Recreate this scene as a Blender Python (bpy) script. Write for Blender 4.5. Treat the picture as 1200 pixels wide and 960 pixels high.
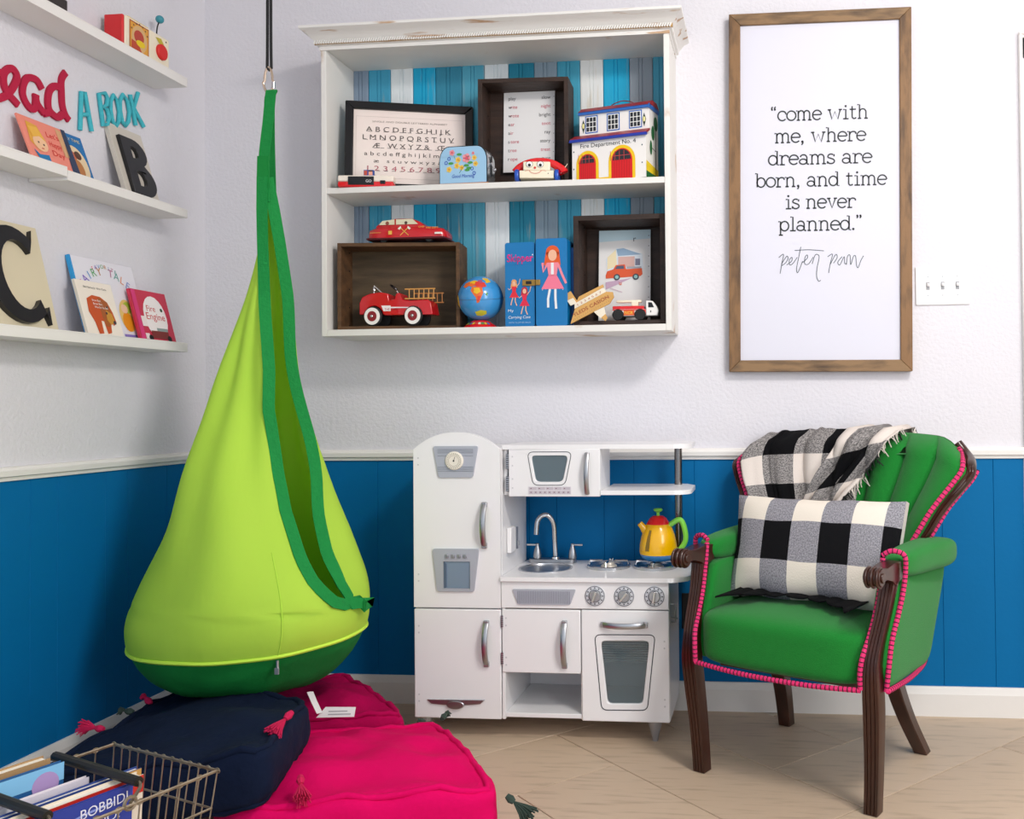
import bpy, bmesh, math, random
from math import sin, cos, pi, radians, sqrt, atan2, floor, exp
from mathutils import Vector, Matrix, Euler, noise
from mathutils.geometry import tessellate_polygon

for o in list(bpy.data.objects): bpy.data.objects.remove(o)
SC = bpy.context.scene; C = SC.collection
random.seed(7)

# ---------------------------------------------------------------- camera
cam_d = bpy.data.cameras.new('camera'); cam = bpy.data.objects.new('camera', cam_d); C.objects.link(cam)
cam_d.sensor_fit = 'HORIZONTAL'; cam_d.sensor_width = 36.0
F_PX, CX, CY = 1079.8, 792.2, 457.0
cam_d.lens = F_PX * 36.0 / 1200
cam_d.shift_x = (600 - CX) / 1200; cam_d.shift_y = (CY - 480) / 1200
cam_d.clip_start = 0.05
rt = Vector((0.99488084, 0.10061726, -0.00939595)); up = Vector((0.01096957, -0.01509783, 0.99982585)); fw = Vector((-0.10045788, 0.99481065, 0.01612427))
m3 = Matrix((rt, up, -fw)).transposed()
cam.matrix_world = Matrix.Translation((1.9464, -3.0167, 0.9939)) @ m3.to_4x4()
SC.camera = cam

# ---------------------------------------------------------------- light
W = bpy.data.worlds.new('world'); SC.world = W; W.use_nodes = True
bg = W.node_tree.nodes['Background']; bg.inputs[0].default_value = (0.80, 0.90, 1.0, 1); bg.inputs[1].default_value = 0.95
def area(name, loc, target, sx, sy, power, col):
    d = bpy.data.lights.new(name, 'AREA'); d.shape = 'RECTANGLE'; d.size = sx; d.size_y = sy; d.energy = power; d.color = col
    o = bpy.data.objects.new(name, d); C.objects.link(o); o.location = loc
    o.rotation_euler = (Vector(target) - Vector(loc)).to_track_quat('-Z', 'Y').to_euler(); return o
area('ceiling_light', (2.75, -1.9, 2.66), (2.1, -0.6, 0.6), 0.55, 0.55, 52, (1.0, 0.95, 0.9))
area('window_light', (4.0, -2.9, 1.75), (1.6, -0.2, 0.9), 1.3, 1.5, 50, (1.0, 0.985, 0.97))
SC.view_settings.view_transform = 'Standard'; SC.view_settings.look = 'None'; SC.view_settings.gamma = 1.0
SC.view_settings.exposure = 0.06

# ---------------------------------------------------------------- materials
def lin(h):
    h = h.lstrip('#'); c = [int(h[i:i+2], 16) / 255 for i in (0, 2, 4)]
    return tuple(x / 12.92 if x <= 0.04045 else ((x + 0.055) / 1.055) ** 2.4 for x in c) + (1,)
MATS = {}
def mat(key, hexc, rough=0.55, metal=0.0, n=None, b=None, h2=None, stretch=None, rotz=0, trans=0, spec=0.5, coat=0, sheen=0, alpha=1, thr=None):
    """n=(scale, amount) colour variation towards h2; b=(scale, strength) bump; thr=(lo,hi) sharp patches"""
    if key in MATS: return MATS[key]
    m = bpy.data.materials.new(key); m.use_nodes = True; nt = m.node_tree; N = nt.nodes; L = nt.links
    p = N['Principled BSDF']; p.inputs['Base Color'].default_value = lin(hexc); p.inputs['Roughness'].default_value = rough
    p.inputs['Metallic'].default_value = metal; p.inputs['Transmission Weight'].default_value = trans
    p.inputs['Specular IOR Level'].default_value = spec; p.inputs['Coat Weight'].default_value = coat; p.inputs['Sheen Weight'].default_value = sheen
    p.inputs['Alpha'].default_value = alpha
    m.diffuse_color = lin(hexc)
    if n or b:
        tc = N.new('ShaderNodeTexCoord'); mp = N.new('ShaderNodeMapping'); L.new(tc.outputs['Object'], mp.inputs[0])
        if stretch: mp.inputs['Scale'].default_value = stretch
        mp.inputs['Rotation'].default_value = (0, 0, rotz)
    if n:
        tx = N.new('ShaderNodeTexNoise'); tx.inputs['Scale'].default_value = n[0]; tx.inputs['Detail'].default_value = 5; L.new(mp.outputs[0], tx.inputs['Vector'])
        mr = N.new('ShaderNodeMapRange'); lo, hi = thr if thr else (0.3, 0.7)
        mr.inputs[1].default_value = lo; mr.inputs[2].default_value = hi; mr.inputs[3].default_value = 0; mr.inputs[4].default_value = n[1]; L.new(tx.outputs[0], mr.inputs[0])
        mx = N.new('ShaderNodeMix'); mx.data_type = 'RGBA'; mx.inputs[6].default_value = lin(hexc); mx.inputs[7].default_value = lin(h2 or '000000')
        L.new(mr.outputs[0], mx.inputs[0]); L.new(mx.outputs[2], p.inputs['Base Color'])
    if b:
        t2 = N.new('ShaderNodeTexNoise'); t2.inputs['Scale'].default_value = b[0]; t2.inputs['Detail'].default_value = 4; L.new(mp.outputs[0], t2.inputs['Vector'])
        bp = N.new('ShaderNodeBump'); bp.inputs['Strength'].default_value = b[1]; bp.inputs['Distance'].default_value = 0.01
        L.new(t2.outputs[0], bp.inputs['Height']); L.new(bp.outputs[0], p.inputs['Normal'])
    MATS[key] = m; return m
def flat(hexc, rough=0.5): return mat('paint_' + hexc.strip('#').lower(), hexc, rough)

PLASTER = mat('plaster', 'E0DEE4', 0.85, b=(90, 0.28), n=(3, 0.12), h2='CFCDD6')
TRIM = mat('trim_white', 'EDEAE6', 0.45, b=(30, 0.03))
BLUE = mat('panel_blue', '006CA8', 0.6, n=(4, 0.3), h2='00649A', b=(60, 0.06), spec=0.15)
CEIL = mat('ceiling_white', 'E6E4E2', 0.9)
PLANKM = [mat('floor_tile_%d' % i, h, 0.5, n=(7, 0.5), h2=h2, stretch=s, rotz=pi/4 if i < 4 else -pi/4, thr=(.52, .74), b=(10, 0.08)) for i, (h, h2, s) in enumerate(2 * [
    ('C9B299', '94806A', (1, 7, 1)), ('C6AF97', '907C68', (1, 8, 1)), ('CCB69E', '98866F', (1, 6, 1)), ('C3AC94', '8E7B66', (1, 9, 1))])]
GROUT = mat('grout', 'D6CABA', 0.8)
WHITE = mat('lacquer_white', 'F0EFF0', 0.35, coat=0.1)
BOARD = mat('printed_board', 'D8D8E4', 0.6)
DIST = mat('distressed_white', 'E6E4DF', 0.6, n=(5, 0.75), h2='B58B5A', stretch=(1, 1, 1), thr=(0.63, 0.70), b=(25, 0.12))
DISTX = mat('distressed_white_long', 'E8E6E2', 0.6, n=(4, 0.8), h2='B07F45', stretch=(1.2, 8, 14), thr=(0.62, 0.68), b=(25, 0.12))
WALNUT = mat('frame_wood', '86633F', 0.6, n=(6, 0.85), h2='33241A', stretch=(7, 7, 1.6), thr=(.42,.72), b=(30, 0.1))
WALNUTX = mat('frame_wood_across', '8C6E4C', 0.6, n=(6, 0.85), h2='3A2A1E', stretch=(1.6, 7, 7), thr=(.42,.72), b=(30, 0.1))
CRATE = mat('crate_wood', '6A4A2C', 0.7, n=(6, 0.8), h2='33210F', stretch=(1, 3, 6), b=(30, 0.2))
CRATED = mat('crate_wood_dark', '3A251A', 0.6, n=(6, 0.8), h2='180E09', stretch=(1, 3, 5), b=(30, 0.2))
CHROME = mat('chrome', 'D0D0D2', 0.15, 1.0)
STEEL = mat('brushed_steel', 'B4B5B9', 0.35, 1.0)
SILVER = mat('silver_plastic', 'B9BCC6', 0.4, 0.3)
BLACKM = mat('black_gloss', '0C0C10', 0.3)
BLACKR = mat('black_rubber', '141416', 0.7)
MAHOG = mat('mahogany', '3E1B0E', 0.28, n=(7, 0.7), h2='1E0C07', stretch=(4, 4, 0.8), coat=0.15)
GREENF = mat('green_upholstery', '15802C', 0.85, n=(260, 0.35), h2='0C6420', b=(420, 0.35), sheen=0.15, spec=0.2)
PINKT = mat('pink_gimp', 'E0266E', 0.7, b=(300, 0.3))
STITCH = mat('dark_thread', '2A1420', 0.8)
LIME = mat('lime_cotton', 'D0F45E', 0.85, n=(5, 0.25), h2='C2EA4E', b=(7, 0.35), stretch=(1.6, 1.6, .5), spec=0.2)
def translucent(m, f, hexc):
    nt = m.node_tree; p = nt.nodes['Principled BSDF']; t = nt.nodes.new('ShaderNodeBsdfTranslucent'); t.inputs[0].default_value = lin(hexc); mx = nt.nodes.new('ShaderNodeMixShader'); mx.inputs[0].default_value = f
    nt.links.new(p.outputs[0], mx.inputs[1]); nt.links.new(t.outputs[0], mx.inputs[2]); nt.links.new(mx.outputs[0], nt.nodes['Material Output'].inputs[0])
translucent(LIME, .36, 'D2F460')
LIMEIN = mat('lime_cotton_lining', '7FD62A', 0.85, b=(14, 0.1), spec=0.2)
WEB = mat('green_webbing', '1C8A40', 0.8, n=(60, 0.3), h2='137236', b=(120, 0.25), spec=0.2)
GREENB = mat('green_canvas', '178238', 0.8, n=(9, 0.3), h2='0F6A2C', b=(20, 0.25), spec=0.2)
NAVY = mat('navy_cotton', '0A1833', 0.9, n=(9, 0.35), h2='050E20', b=(35, 0.3), spec=0.2)
PINK = mat('pink_cotton', 'E00060', 0.9, n=(7, 0.25), h2='C80050', b=(35, 0.3), spec=0.15)
PINKD = mat('magenta_cotton', 'B80050', 0.9, n=(7, 0.3), h2='960040', b=(35, 0.3), spec=0.15)
WIRE = mat('old_wire', 'A89C88', 0.35, 0.85, n=(40, 0.5), h2='5A4C3C')
GLASS = mat('clear_window', 'CFE4EC', 0.05, trans=0.92)
YEL = mat('yellow_plastic', 'F5B800', 0.25, coat=0.4); REDP = mat('red_plastic', 'E01018', 0.25, coat=0.4)
BLUP = mat('blue_plastic', '2E7FC0', 0.3, coat=0.3); GRNP = mat('green_plastic', '84D84A', 0.3, coat=0.3)
CARRED = mat('red_enamel', 'C8101C', 0.25, coat=0.5); PAPER = mat('paper', 'E9E7E6', 0.7); CREAM = mat('cream_paper', 'F0E6D8', 0.7)
YARN = mat('teal_yarn', '4CC4D2', 0.95, b=(300, 0.6)); REDFELT = mat('red_felt', 'B81840', 0.9, b=(200, 0.2))

def plaid(key, cream, grey, black):
    m = bpy.data.materials.new(key); m.use_nodes = True; N = m.node_tree.nodes; L = m.node_tree.links; p = N['Principled BSDF']
    p.inputs['Roughness'].default_value = 0.95; p.inputs['Specular IOR Level'].default_value = 0.15
    uv = N.new('ShaderNodeUVMap'); sx = N.new('ShaderNodeSeparateXYZ'); L.new(uv.outputs[0], sx.inputs[0]); outs = []
    for k in (0, 1):
        a = N.new('ShaderNodeMath'); a.operation = 'MODULO'; L.new(sx.outputs[k], a.inputs[0]); a.inputs[1].default_value = 2.0
        g = N.new('ShaderNodeMath'); g.operation = 'GREATER_THAN'; L.new(a.outputs[0], g.inputs[0]); g.inputs[1].default_value = 1.0; outs.append(g)
    s = N.new('ShaderNodeMath'); s.operation = 'ADD'; L.new(outs[0].outputs[0], s.inputs[0]); L.new(outs[1].outputs[0], s.inputs[1])
    h = N.new('ShaderNodeMath'); h.operation = 'MULTIPLY'; L.new(s.outputs[0], h.inputs[0]); h.inputs[1].default_value = 0.5
    ck = N.new('ShaderNodeTexNoise'); ck.inputs['Scale'].default_value = 26; ck.inputs['Detail'].default_value = 3; L.new(uv.outputs[0], ck.inputs['Vector'])
    mr = N.new('ShaderNodeMapRange'); mr.inputs[1].default_value = 0.38; mr.inputs[2].default_value = 0.62; L.new(ck.outputs[0], mr.inputs[0])
    gm = N.new('ShaderNodeMix'); gm.data_type = 'RGBA'; gm.inputs[6].default_value = lin(grey[0]); gm.inputs[7].default_value = lin(grey[1]); L.new(mr.outputs[0], gm.inputs[0])
    m1 = N.new('ShaderNodeMix'); m1.data_type = 'RGBA'; m1.inputs[6].default_value = lin(cream); L.new(gm.outputs[2], m1.inputs[7])
    c1 = N.new('ShaderNodeMath'); c1.operation = 'GREATER_THAN'; c1.inputs[1].default_value = 0.25; L.new(h.outputs[0], c1.inputs[0]); L.new(c1.outputs[0], m1.inputs[0])
    m2 = N.new('ShaderNodeMix'); m2.data_type = 'RGBA'; L.new(m1.outputs[2], m2.inputs[6]); m2.inputs[7].default_value = lin(black)
    c2 = N.new('ShaderNodeMath'); c2.operation = 'GREATER_THAN'; c2.inputs[1].default_value = 0.75; L.new(h.outputs[0], c2.inputs[0]); L.new(c2.outputs[0], m2.inputs[0])
    L.new(m2.outputs[2], p.inputs['Base Color'])
    bp = N.new('ShaderNodeBump'); bp.inputs['Strength'].default_value = 0.3; bp.inputs['Distance'].default_value = 0.004; L.new(ck.outputs[0], bp.inputs['Height']); L.new(bp.outputs[0], p.inputs['Normal'])
    return m
PLAID = plaid('buffalo_plaid', 'E6DDD0', ('A2A0A6', '77767E'), '101013')
PLAIDT = plaid('woven_throw_plaid', 'D8CEC6', ('A39E9C', '5A5858'), '0B0B0E')

# ---------------------------------------------------------------- geometry helpers
_tc = {}
def textmesh(s):
    if s in _tc: return _tc[s]
    cu = bpy.data.curves.new('t', 'FONT'); cu.body = s; cu.size = 1; cu.resolution_u = 3
    ob = bpy.data.objects.new('t', cu); C.objects.link(ob); bpy.context.view_layer.update()
    me = bpy.data.meshes.new_from_object(ob); vs = [(v.co.x, v.co.y) for v in me.vertices]; fs = [tuple(p.vertices) for p in me.polygons]
    bpy.data.objects.remove(ob); bpy.data.curves.remove(cu); bpy.data.meshes.remove(me)
    x0 = min([v[0] for v in vs] or [0]); x1 = max([v[0] for v in vs] or [0])
    _tc[s] = (vs, fs, x0, x1); return _tc[s]
MW = {}
def bez(pts, k=6, closed=False):
    """Catmull-Rom smoothing"""
    pts = [Vector(p) for p in pts]; n = len(pts); out = []
    rng = range(n if closed else n - 1)
    for i in rng:
        p0 = pts[(i - 1) % n] if (closed or i > 0) else pts[0]; p1 = pts[i]; p2 = pts[(i + 1) % n]; p3 = pts[(i + 2) % n] if (closed or i + 2 < n) else pts[-1]
        for j in range(k):
            t = j / k; out.append(0.5 * ((2 * p1) + (p2 - p0) * t + (2 * p0 - 5 * p1 + 4 * p2 - p3) * t * t + (3 * p1 - p0 - 3 * p2 + p3) * t ** 3))
    if not closed: out.append(pts[-1])
    return out
def arc(cx, cy, rx, ry, a0, a1, n=12): return [(cx + rx * cos(radians(a0 + (a1 - a0) * i / n)), cy + ry * sin(radians(a0 + (a1 - a0) * i / n))) for i in range(n + 1)]
def interp(x, xs, ys):
    if x <= xs[0]: return ys[0]
    for i in range(1, len(xs)):
        if x <= xs[i]: return ys[i-1] + (ys[i] - ys[i-1]) * (x - xs[i-1]) / (xs[i] - xs[i-1])
    return ys[-1]
def sm(x, a=0, b=1):
    x = max(0, min(1, (x - a) / (b - a))); return x * x * (3 - 2 * x)
class G:
    def __init__(s, M=None): s.v = []; s.f = []; s.m = []; s.mats = []; s.uv = {}; s.M = M
    def mi(s, m):
        if m not in s.mats: s.mats.append(m)
        return s.mats.index(m)
    def add(s, vs, fs, m, uvs=None):
        n = len(s.v); k = s.mi(m)
        for v in vs:
            v = Vector(v); s.v.append(s.M @ v if s.M else v)
        for i, f in enumerate(fs):
            s.f.append(tuple(a + n for a in f)); s.m.append(k)
            if uvs: s.uv[len(s.f) - 1] = [uvs[a] for a in f]
        return s
    def box(s, x0, x1, y0, y1, z0, z1, m, R=None, piv=None):
        vs = [Vector((x, y, z)) for x in (x0, x1) for y in (y0, y1) for z in (z0, z1)]
        if R:
            c = Vector(piv) if piv else Vector(((x0+x1)/2, (y0+y1)/2, (z0+z1)/2)); E = Euler(R).to_matrix(); vs = [c + E @ (v - c) for v in vs]
        return s.add(vs, [(0,1,3,2),(4,6,7,5),(0,4,5,1),(2,3,7,6),(0,2,6,4),(1,5,7,3)], m)
    def prism(s, poly, ax, a, b, m, holes=()):
        def P(u, v, w): return {'x': (w, u, v), 'y': (u, w, v), 'z': (u, v, w)}[ax]
        loops = [poly] + list(holes); flatp = [p for l in loops for p in l]; n = len(flatp)
        tris = tessellate_polygon([[Vector((p[0], p[1], 0)) for p in l] for l in loops]) if (holes or n > 8) else [tuple(range(n))]
        vs = [P(p[0], p[1], a) for p in flatp] + [P(p[0], p[1], b) for p in flatp]
        fs = [tuple(t) for t in tris] + [tuple(i + n for i in reversed(t)) for t in tris]; o = 0
        for l in loops:
            k = len(l)
            for i in range(k): j = (i + 1) % k; fs.append((o + i, o + j, o + j + n, o + i + n))
            o += k
        return s.add(vs, fs, m)
    def rings(s, rs, m, cap=True, closed=True, uv=None):
        k = len(rs[0]); vs = [p for r in rs for p in r]; fs = []
        for i in range(len(rs) - 1):
            for j in range(k if closed else k - 1):
                j2 = (j + 1) % k; fs.append((i*k+j, i*k+j2, (i+1)*k+j2, (i+1)*k+j))
        if cap: fs.append(tuple(range(k))[::-1]); fs.append(tuple((len(rs)-1)*k + j for j in range(k)))
        return s.add(vs, fs, m, uv)
    def tube(s, pts, r, m, n=8, closed=False, cap=True, flatten=None):
        pts = [Vector(p) for p in pts]; N = len(pts); rs = []; T0 = None; u = None
        for i, p in enumerate(pts):
            a = pts[(i-1) % N] if (closed or i > 0) else p; b = pts[(i+1) % N] if (closed or i < N-1) else p
            t = (b - a).normalized() if (b - a).length > 1e-9 else Vector((0,0,1))
            if u is None: u = t.orthogonal().normalized() if not flatten else (Vector(flatten[0]) - t * t.dot(Vector(flatten[0]))).normalized()
            else: u = (u - t * u.dot(t)).normalized() if not flatten else (Vector(flatten[0]) - t * t.dot(Vector(flatten[0]))).normalized()
            w = t.cross(u); rr = r[i] if isinstance(r, (list, tuple)) else r; k = flatten[1] if flatten else 1
            rs.append([p + u * rr * cos(2*pi*j/n) + w * rr * k * sin(2*pi*j/n) for j in range(n)])
        if closed: rs.append(rs[0]); cap = False
        return s.rings(rs, m, cap)
    def cyl(s, p0, p1, r0, m, r1=None, n=20): return s.tube([p0, p1], [r0, r0 if r1 is None else r1], m, n)
    def lathe(s, prof, c, m, n=24, ax='z', sx=1, sy=1):
        rs = []
        for r, z in prof:
            ring = []
            for j in range(n):
                a = 2*pi*j/n; p = {'z': (r*cos(a)*sx, r*sin(a)*sy, z), 'y': (r*cos(a)*sx, z, r*sin(a)*sy), 'x': (z, r*cos(a)*sx, r*sin(a)*sy)}[ax]
                ring.append(Vector(c) + Vector(p))
            rs.append(ring)
        return s.rings(rs, m, True)
    def sph(s, c, r, m, nu=20, nv=12, sc=(1,1,1)):
        rs = []
        for i in range(nv + 1):
            a = pi * i / nv; rr = max(sin(a), 1e-3) * r
            rs.append([Vector((c[0] + rr*cos(2*pi*j/nu)*sc[0], c[1] + rr*sin(2*pi*j/nu)*sc[1], c[2] - cos(a)*r*sc[2])) for j in range(nu)])
        return s.rings(rs, m, True)
    def grid(s, fn, nu, nv, m, uvfn=None, wrap=False):
        vs = []; uvs = []; fs = []; K = nu + 1
        for j in range(nv + 1):
            for i in range(K):
                vs.append(fn(i/nu, j/nv)); uvs.append(uvfn(i/nu, j/nv) if uvfn else (i/nu, j/nv))
        for j in range(nv):
            for i in range(nu): fs.append((j*K+i, j*K+i+1, (j+1)*K+i+1, (j+1)*K+i))
        return s.add(vs, fs, m, uvs)
    def soft(s, c, h, m, p=5, n=12, fn=None, uvfn=None):
        """rounded cushion block on a cube grid"""
        for ax in range(3):
            for sg in (-1, 1):
                def f(u, v, ax=ax, sg=sg):
                    q = [0, 0, 0]; q[ax] = sg; q[(ax+1) % 3] = (2*u-1); q[(ax+2) % 3] = (2*v-1) * sg
                    L = sum(abs(a) ** p for a in q) ** (1/p); q = Vector(q) / L
                    if fn: return Vector(c) + fn(q, Vector(h))
                    return Vector(c) + Vector((q.x*h[0], q.y*h[1], q.z*h[2]))
                if uvfn:
                    def g(u, v, ax=ax, sg=sg):
                        q = [0, 0, 0]; q[ax] = sg; q[(ax+1) % 3] = (2*u-1); q[(ax+2) % 3] = (2*v-1) * sg; return uvfn(q)
                else: g = None
                s.grid(f, n, n, m, g)
        return s
    def build(s, name, parent=None, world=True, smooth=35, bevel=0, weld=False, solid=0, seg=2, noisy=0):
        vs = s.v
        if parent is not None and world: I = MW[parent].inverted(); vs = [I @ v for v in vs]
        me = bpy.data.meshes.new(name); me.from_pydata([tuple(v) for v in vs], [], s.f)
        for m in s.mats: me.materials.append(m)
        me.polygons.foreach_set('material_index', s.m)
        if s.uv:
            ul = me.uv_layers.new(name='UVMap')
            for pi_, uvs in s.uv.items():
                for li, uv in zip(me.polygons[pi_].loop_indices, uvs): ul.data[li].uv = uv
        bm = bmesh.new(); bm.from_mesh(me)
        if weld: bmesh.ops.remove_doubles(bm, verts=bm.verts, dist=1e-5)
        bmesh.ops.recalc_face_normals(bm, faces=bm.faces); bm.to_mesh(me); bm.free()
        if smooth: me.polygons.foreach_set('use_smooth', [True] * len(me.polygons)); me.set_sharp_from_angle(angle=radians(smooth))
        o = bpy.data.objects.new(name, me); C.objects.link(o)
        if parent is not None: o.parent = parent
        if solid: md = o.modifiers.new('s', 'SOLIDIFY'); md.thickness = solid; md.offset = 0
        if bevel: md = o.modifiers.new('b', 'BEVEL'); md.width = bevel; md.segments = seg; md.limit_method = 'ANGLE'; md.angle_limit = radians(40)
        return o
class P:
    """flat drawing on a real surface: O origin, R right, U up (metres)"""
    def __init__(s, g, O, R=(1,0,0), U=(0,0,1), off=0.0006, k=1.0):
        s.g = g; s.O = Vector(O); s.R = Vector(R).normalized(); s.U = Vector(U).normalized(); s.N = s.R.cross(s.U); s.off = off; s.k = k; s.lev = 0
    def p(s, x, y, o=0): return s.O + s.R * x * s.k + s.U * y * s.k + s.N * (s.off + o * 0.0003)
    def poly(s, pts, m, o=0): s.g.add([s.p(a[0], a[1], o) for a in pts], [tuple(range(len(pts)))], m)
    def rect(s, x0, y0, x1, y1, m, o=0): s.poly([(x0,y0),(x1,y0),(x1,y1),(x0,y1)], m, o)
    def circ(s, x, y, r, m, o=0, ry=None, n=20, a0=0, a1=360): s.poly([(x + r*cos(radians(a0+(a1-a0)*i/n)), y + (ry or r)*sin(radians(a0+(a1-a0)*i/n))) for i in range(n + (0 if a1-a0 == 360 else 1))], m, o)
    def stroke(s, pts, t, m, o=0, closed=False):
        pts = [Vector((a[0], a[1])) for a in pts]; n = len(pts); A = []; B = []
        for i, q in enumerate(pts):
            a = pts[(i-1) % n] if (closed or i > 0) else q; b = pts[(i+1) % n] if (closed or i < n-1) else q
            d = (b - a); d = d.normalized() if d.length > 1e-9 else Vector((1,0)); nn = Vector((-d.y, d.x)) * t / 2
            A.append(q + nn); B.append(q - nn)
        if closed: A.append(A[0]); B.append(B[0])
        vs = [s.p(a.x, a.y, o) for a in A] + [s.p(b.x, b.y, o) for b in B]; k = len(A)
        s.g.add(vs, [(i, i+1, k+i+1, k+i) for i in range(k-1)], m)
    def ring(s, x, y, r, t, m, o=0, ry=None): s.stroke([(x + r*cos(2*pi*i/24), y + (ry or r)*sin(2*pi*i/24)) for i in range(24)], t, m, o, True)
    def text(s, st, x, y, size, m, o=1, w=None, al='c', shear=0, rot=0):
        vs, fs, x0, x1 = textmesh(st); k = size; kx = (w / (x1 - x0)) if w else k
        sh = {'c': -(x0+x1)/2, 'l': -x0, 'r': -x1}[al]; c, sn = cos(rot), sin(rot)
        out = []
        for a, b in vs:
            X = (a + sh) * kx + b * k * shear; Y = b * k; out.append(s.p(x + X*c - Y*sn, y + X*sn + Y*c, o))
        s.g.add(out, fs, m)
def T(name, label, cat, loc=(0,0,0), rotz=0, group=None, rot=None):
    o = bpy.data.objects.new(name, None); C.objects.link(o); o.location = loc; o.rotation_euler = rot or (0, 0, rotz); o.empty_display_size = 0.05
    o['label'] = label; o['category'] = cat
    if group: o['group'] = group
    MW[o] = Matrix.Translation(loc) @ Euler(o.rotation_euler).to_matrix().to_4x4(); return o
def tag(o, label, cat, group=None):
    o['label'] = label; o['category'] = cat
    if group: o['group'] = group
    return o
def struct(o): o['kind'] = 'structure'; return o
def plab(o, l): o['label'] = l; return o
def rrect(x0, y0, x1, y1, r, n=4):
    out = []
    for cx, cy, a in ((x1-r, y1-r, 0), (x0+r, y1-r, 90), (x0+r, y0+r, 180), (x1-r, y0+r, 270)): out += arc(cx, cy, r, r, a, a+90, n)
    return out
def rpoly(pts, r, n=4):
    out = []; k = len(pts)
    for i in range(k):
        p = Vector(pts[i]); a = (Vector(pts[i-1]) - p).normalized(); b = (Vector(pts[(i+1) % k]) - p).normalized()
        for j in range(n + 1):
            t = j / n; q = (1-t)**2 * (p + a*r) + 2*t*(1-t)*p + t*t*(p + b*r); out.append((q.x, q.y))
    return out

# ================================================================ SETTING
# floor: herringbone tiles laid at 45 degrees
fl = struct(G().box(-0.1, 4.3, -3.6, 0.1, -0.06, -0.003, GROUT).build('floor')); MW[fl] = Matrix()
WP = 0.3075; NL = 3; gp = 0.0016
cu_, su_ = cos(radians(45)), sin(radians(45))
tile_me = {}
OU, OV = 1.343 - 20*WP, -1.718 - 20*WP   # u=(x+y)/r2 , v=(y-x)/r2
for i in range(0, 40):
    for j in range(0, 40):
        k = (i - j) % (2 * NL)
        if k == 0: u0, v0, lu, lv = i, j, NL, 1
        elif k == 2*NL - 1: u0, v0, lu, lv = i, j, 1, NL
        else: continue
        cu = OU + (u0 + lu/2) * WP; cv = OV + (v0 + lv/2) * WP
        x = (cu - cv) * su_; y = (cu + cv) * su_
        if not (-0.35 < x < 4.0 and -1.9 < y < 0.35): continue
        hx, hy = lu*WP/2 - gp, lv*WP/2 - gp
        # clip against the walls
        poly = [Vector(((cu+a*hx) - (cv+b*hy), (cu+a*hx) + (cv+b*hy))) * su_ for a, b in ((-1,-1),(1,-1),(1,1),(-1,1))]
        for ax, lim, sg in ((0, 0.0, 1), (1, 0.0, -1)):
            out = []
            for q in range(len(poly)):
                a, b = poly[q], poly[(q+1) % len(poly)]; ia, ib = (a[ax]-lim)*sg >= 0, (b[ax]-lim)*sg >= 0
                if ia: out.append(a)
                if ia != ib: out.append(a + (b-a) * ((lim - a[ax]) / (b[ax]-a[ax])))
            poly = out
            if not poly: break
        if len(poly) < 3: continue
        mi = PLANKM[(u0*7 + v0*3) % 4 + (0 if lu == 1 else 4)]
        c0 = Vector((x, y))
        g = G(); g.prism([(p.x, p.y) for p in poly], 'z', -0.003, 0.0003*((u0+v0) % 3)/3, mi)
        g.build('tile', fl, smooth=0, bevel=0.0008, seg=1)
# walls
def boards(parent, cuts, z0, z1, axis):
    for a, b in zip(cuts[:-1], cuts[1:]):
        e = 0.0012; d = 0.006; prof = [(a, 0.0), (a, -0.0038), (a + e, -d), (b - e, -d), (b, -0.0038), (b, 0.0)]
        g = G()
        if axis == 'y': g.prism(prof, 'z', z0, z1, BLUE)
        else: g.prism([(-q[1], q[0]) for q in prof], 'z', z0, z1, BLUE)
        g.build('panel', parent, smooth=0)
wb = struct(G().box(-0.12, 4.3, 0.0, 0.12, 0, 2.72, PLASTER).build('wall_back')); MW[wb] = Matrix()
boards(wb, [0.0, .10, .28, .42, .623, .80, .96, 1.147, 1.24, 1.40, 1.50, 1.70, 1.87, 2.03, 2.21, 2.33, 2.49, 2.65, 2.744], 0.06, 0.83, 'y')
wl = struct(G().box(-0.12, 0.0, -3.6, 0.0, 0, 2.72, PLASTER).build('wall_left')); MW[wl] = Matrix()
cl = [-0.006]; y = -0.12
cl.append(y)
while y > -2.6:
    y -= 0.094; cl.append(y); y -= 0.183; cl.append(y)
boards(wl, cl[::-1], 0.06, 0.83, 'x')
wr = struct(G().box(4.15, 4.3, -3.6, 0.0, 0, 2.72, PLASTER).build('wall_right'))
ce = struct(G().box(-0.12, 4.3, -3.6, 0.12, 2.70, 2.8, CEIL).build('ceiling'))
bprof = [(0, 0), (-.014, 0), (-.014, .070), (-.012, .074), (-.011, .082), (-.007, .0924), (0, .0924)]
rprof = [(0, .812), (-.013, .815), (-.014, .824), (-.022, .827), (-.023, .840), (-.017, .843), (-.014, .849), (0, .851)]
def molding(name, prof, xs, axis):
    g = G()
    if axis == 'back': g.rings([[Vector((x, q[0], q[1])) for q in prof] for x in xs], TRIM)
    else: g.rings([[Vector((-q[0], x, q[1])) for q in prof] for x in xs], TRIM)
    return struct(g.build(name, smooth=20))
bprof2 = [(q[0] - 0.006, q[1]) for q in bprof]; bprof2[0] = (0, 0); bprof2[-1] = (0, .0924)
molding('baseboard_back', bprof2, (0.0, 2.745), 'back'); molding('baseboard_left', bprof2, (-3.0, -0.0205), 'left')
molding('trim_1', rprof, (0.0, 2.745), 'back'); molding('trim_2', rprof, (-3.0, -0.0235), 'left')
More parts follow.
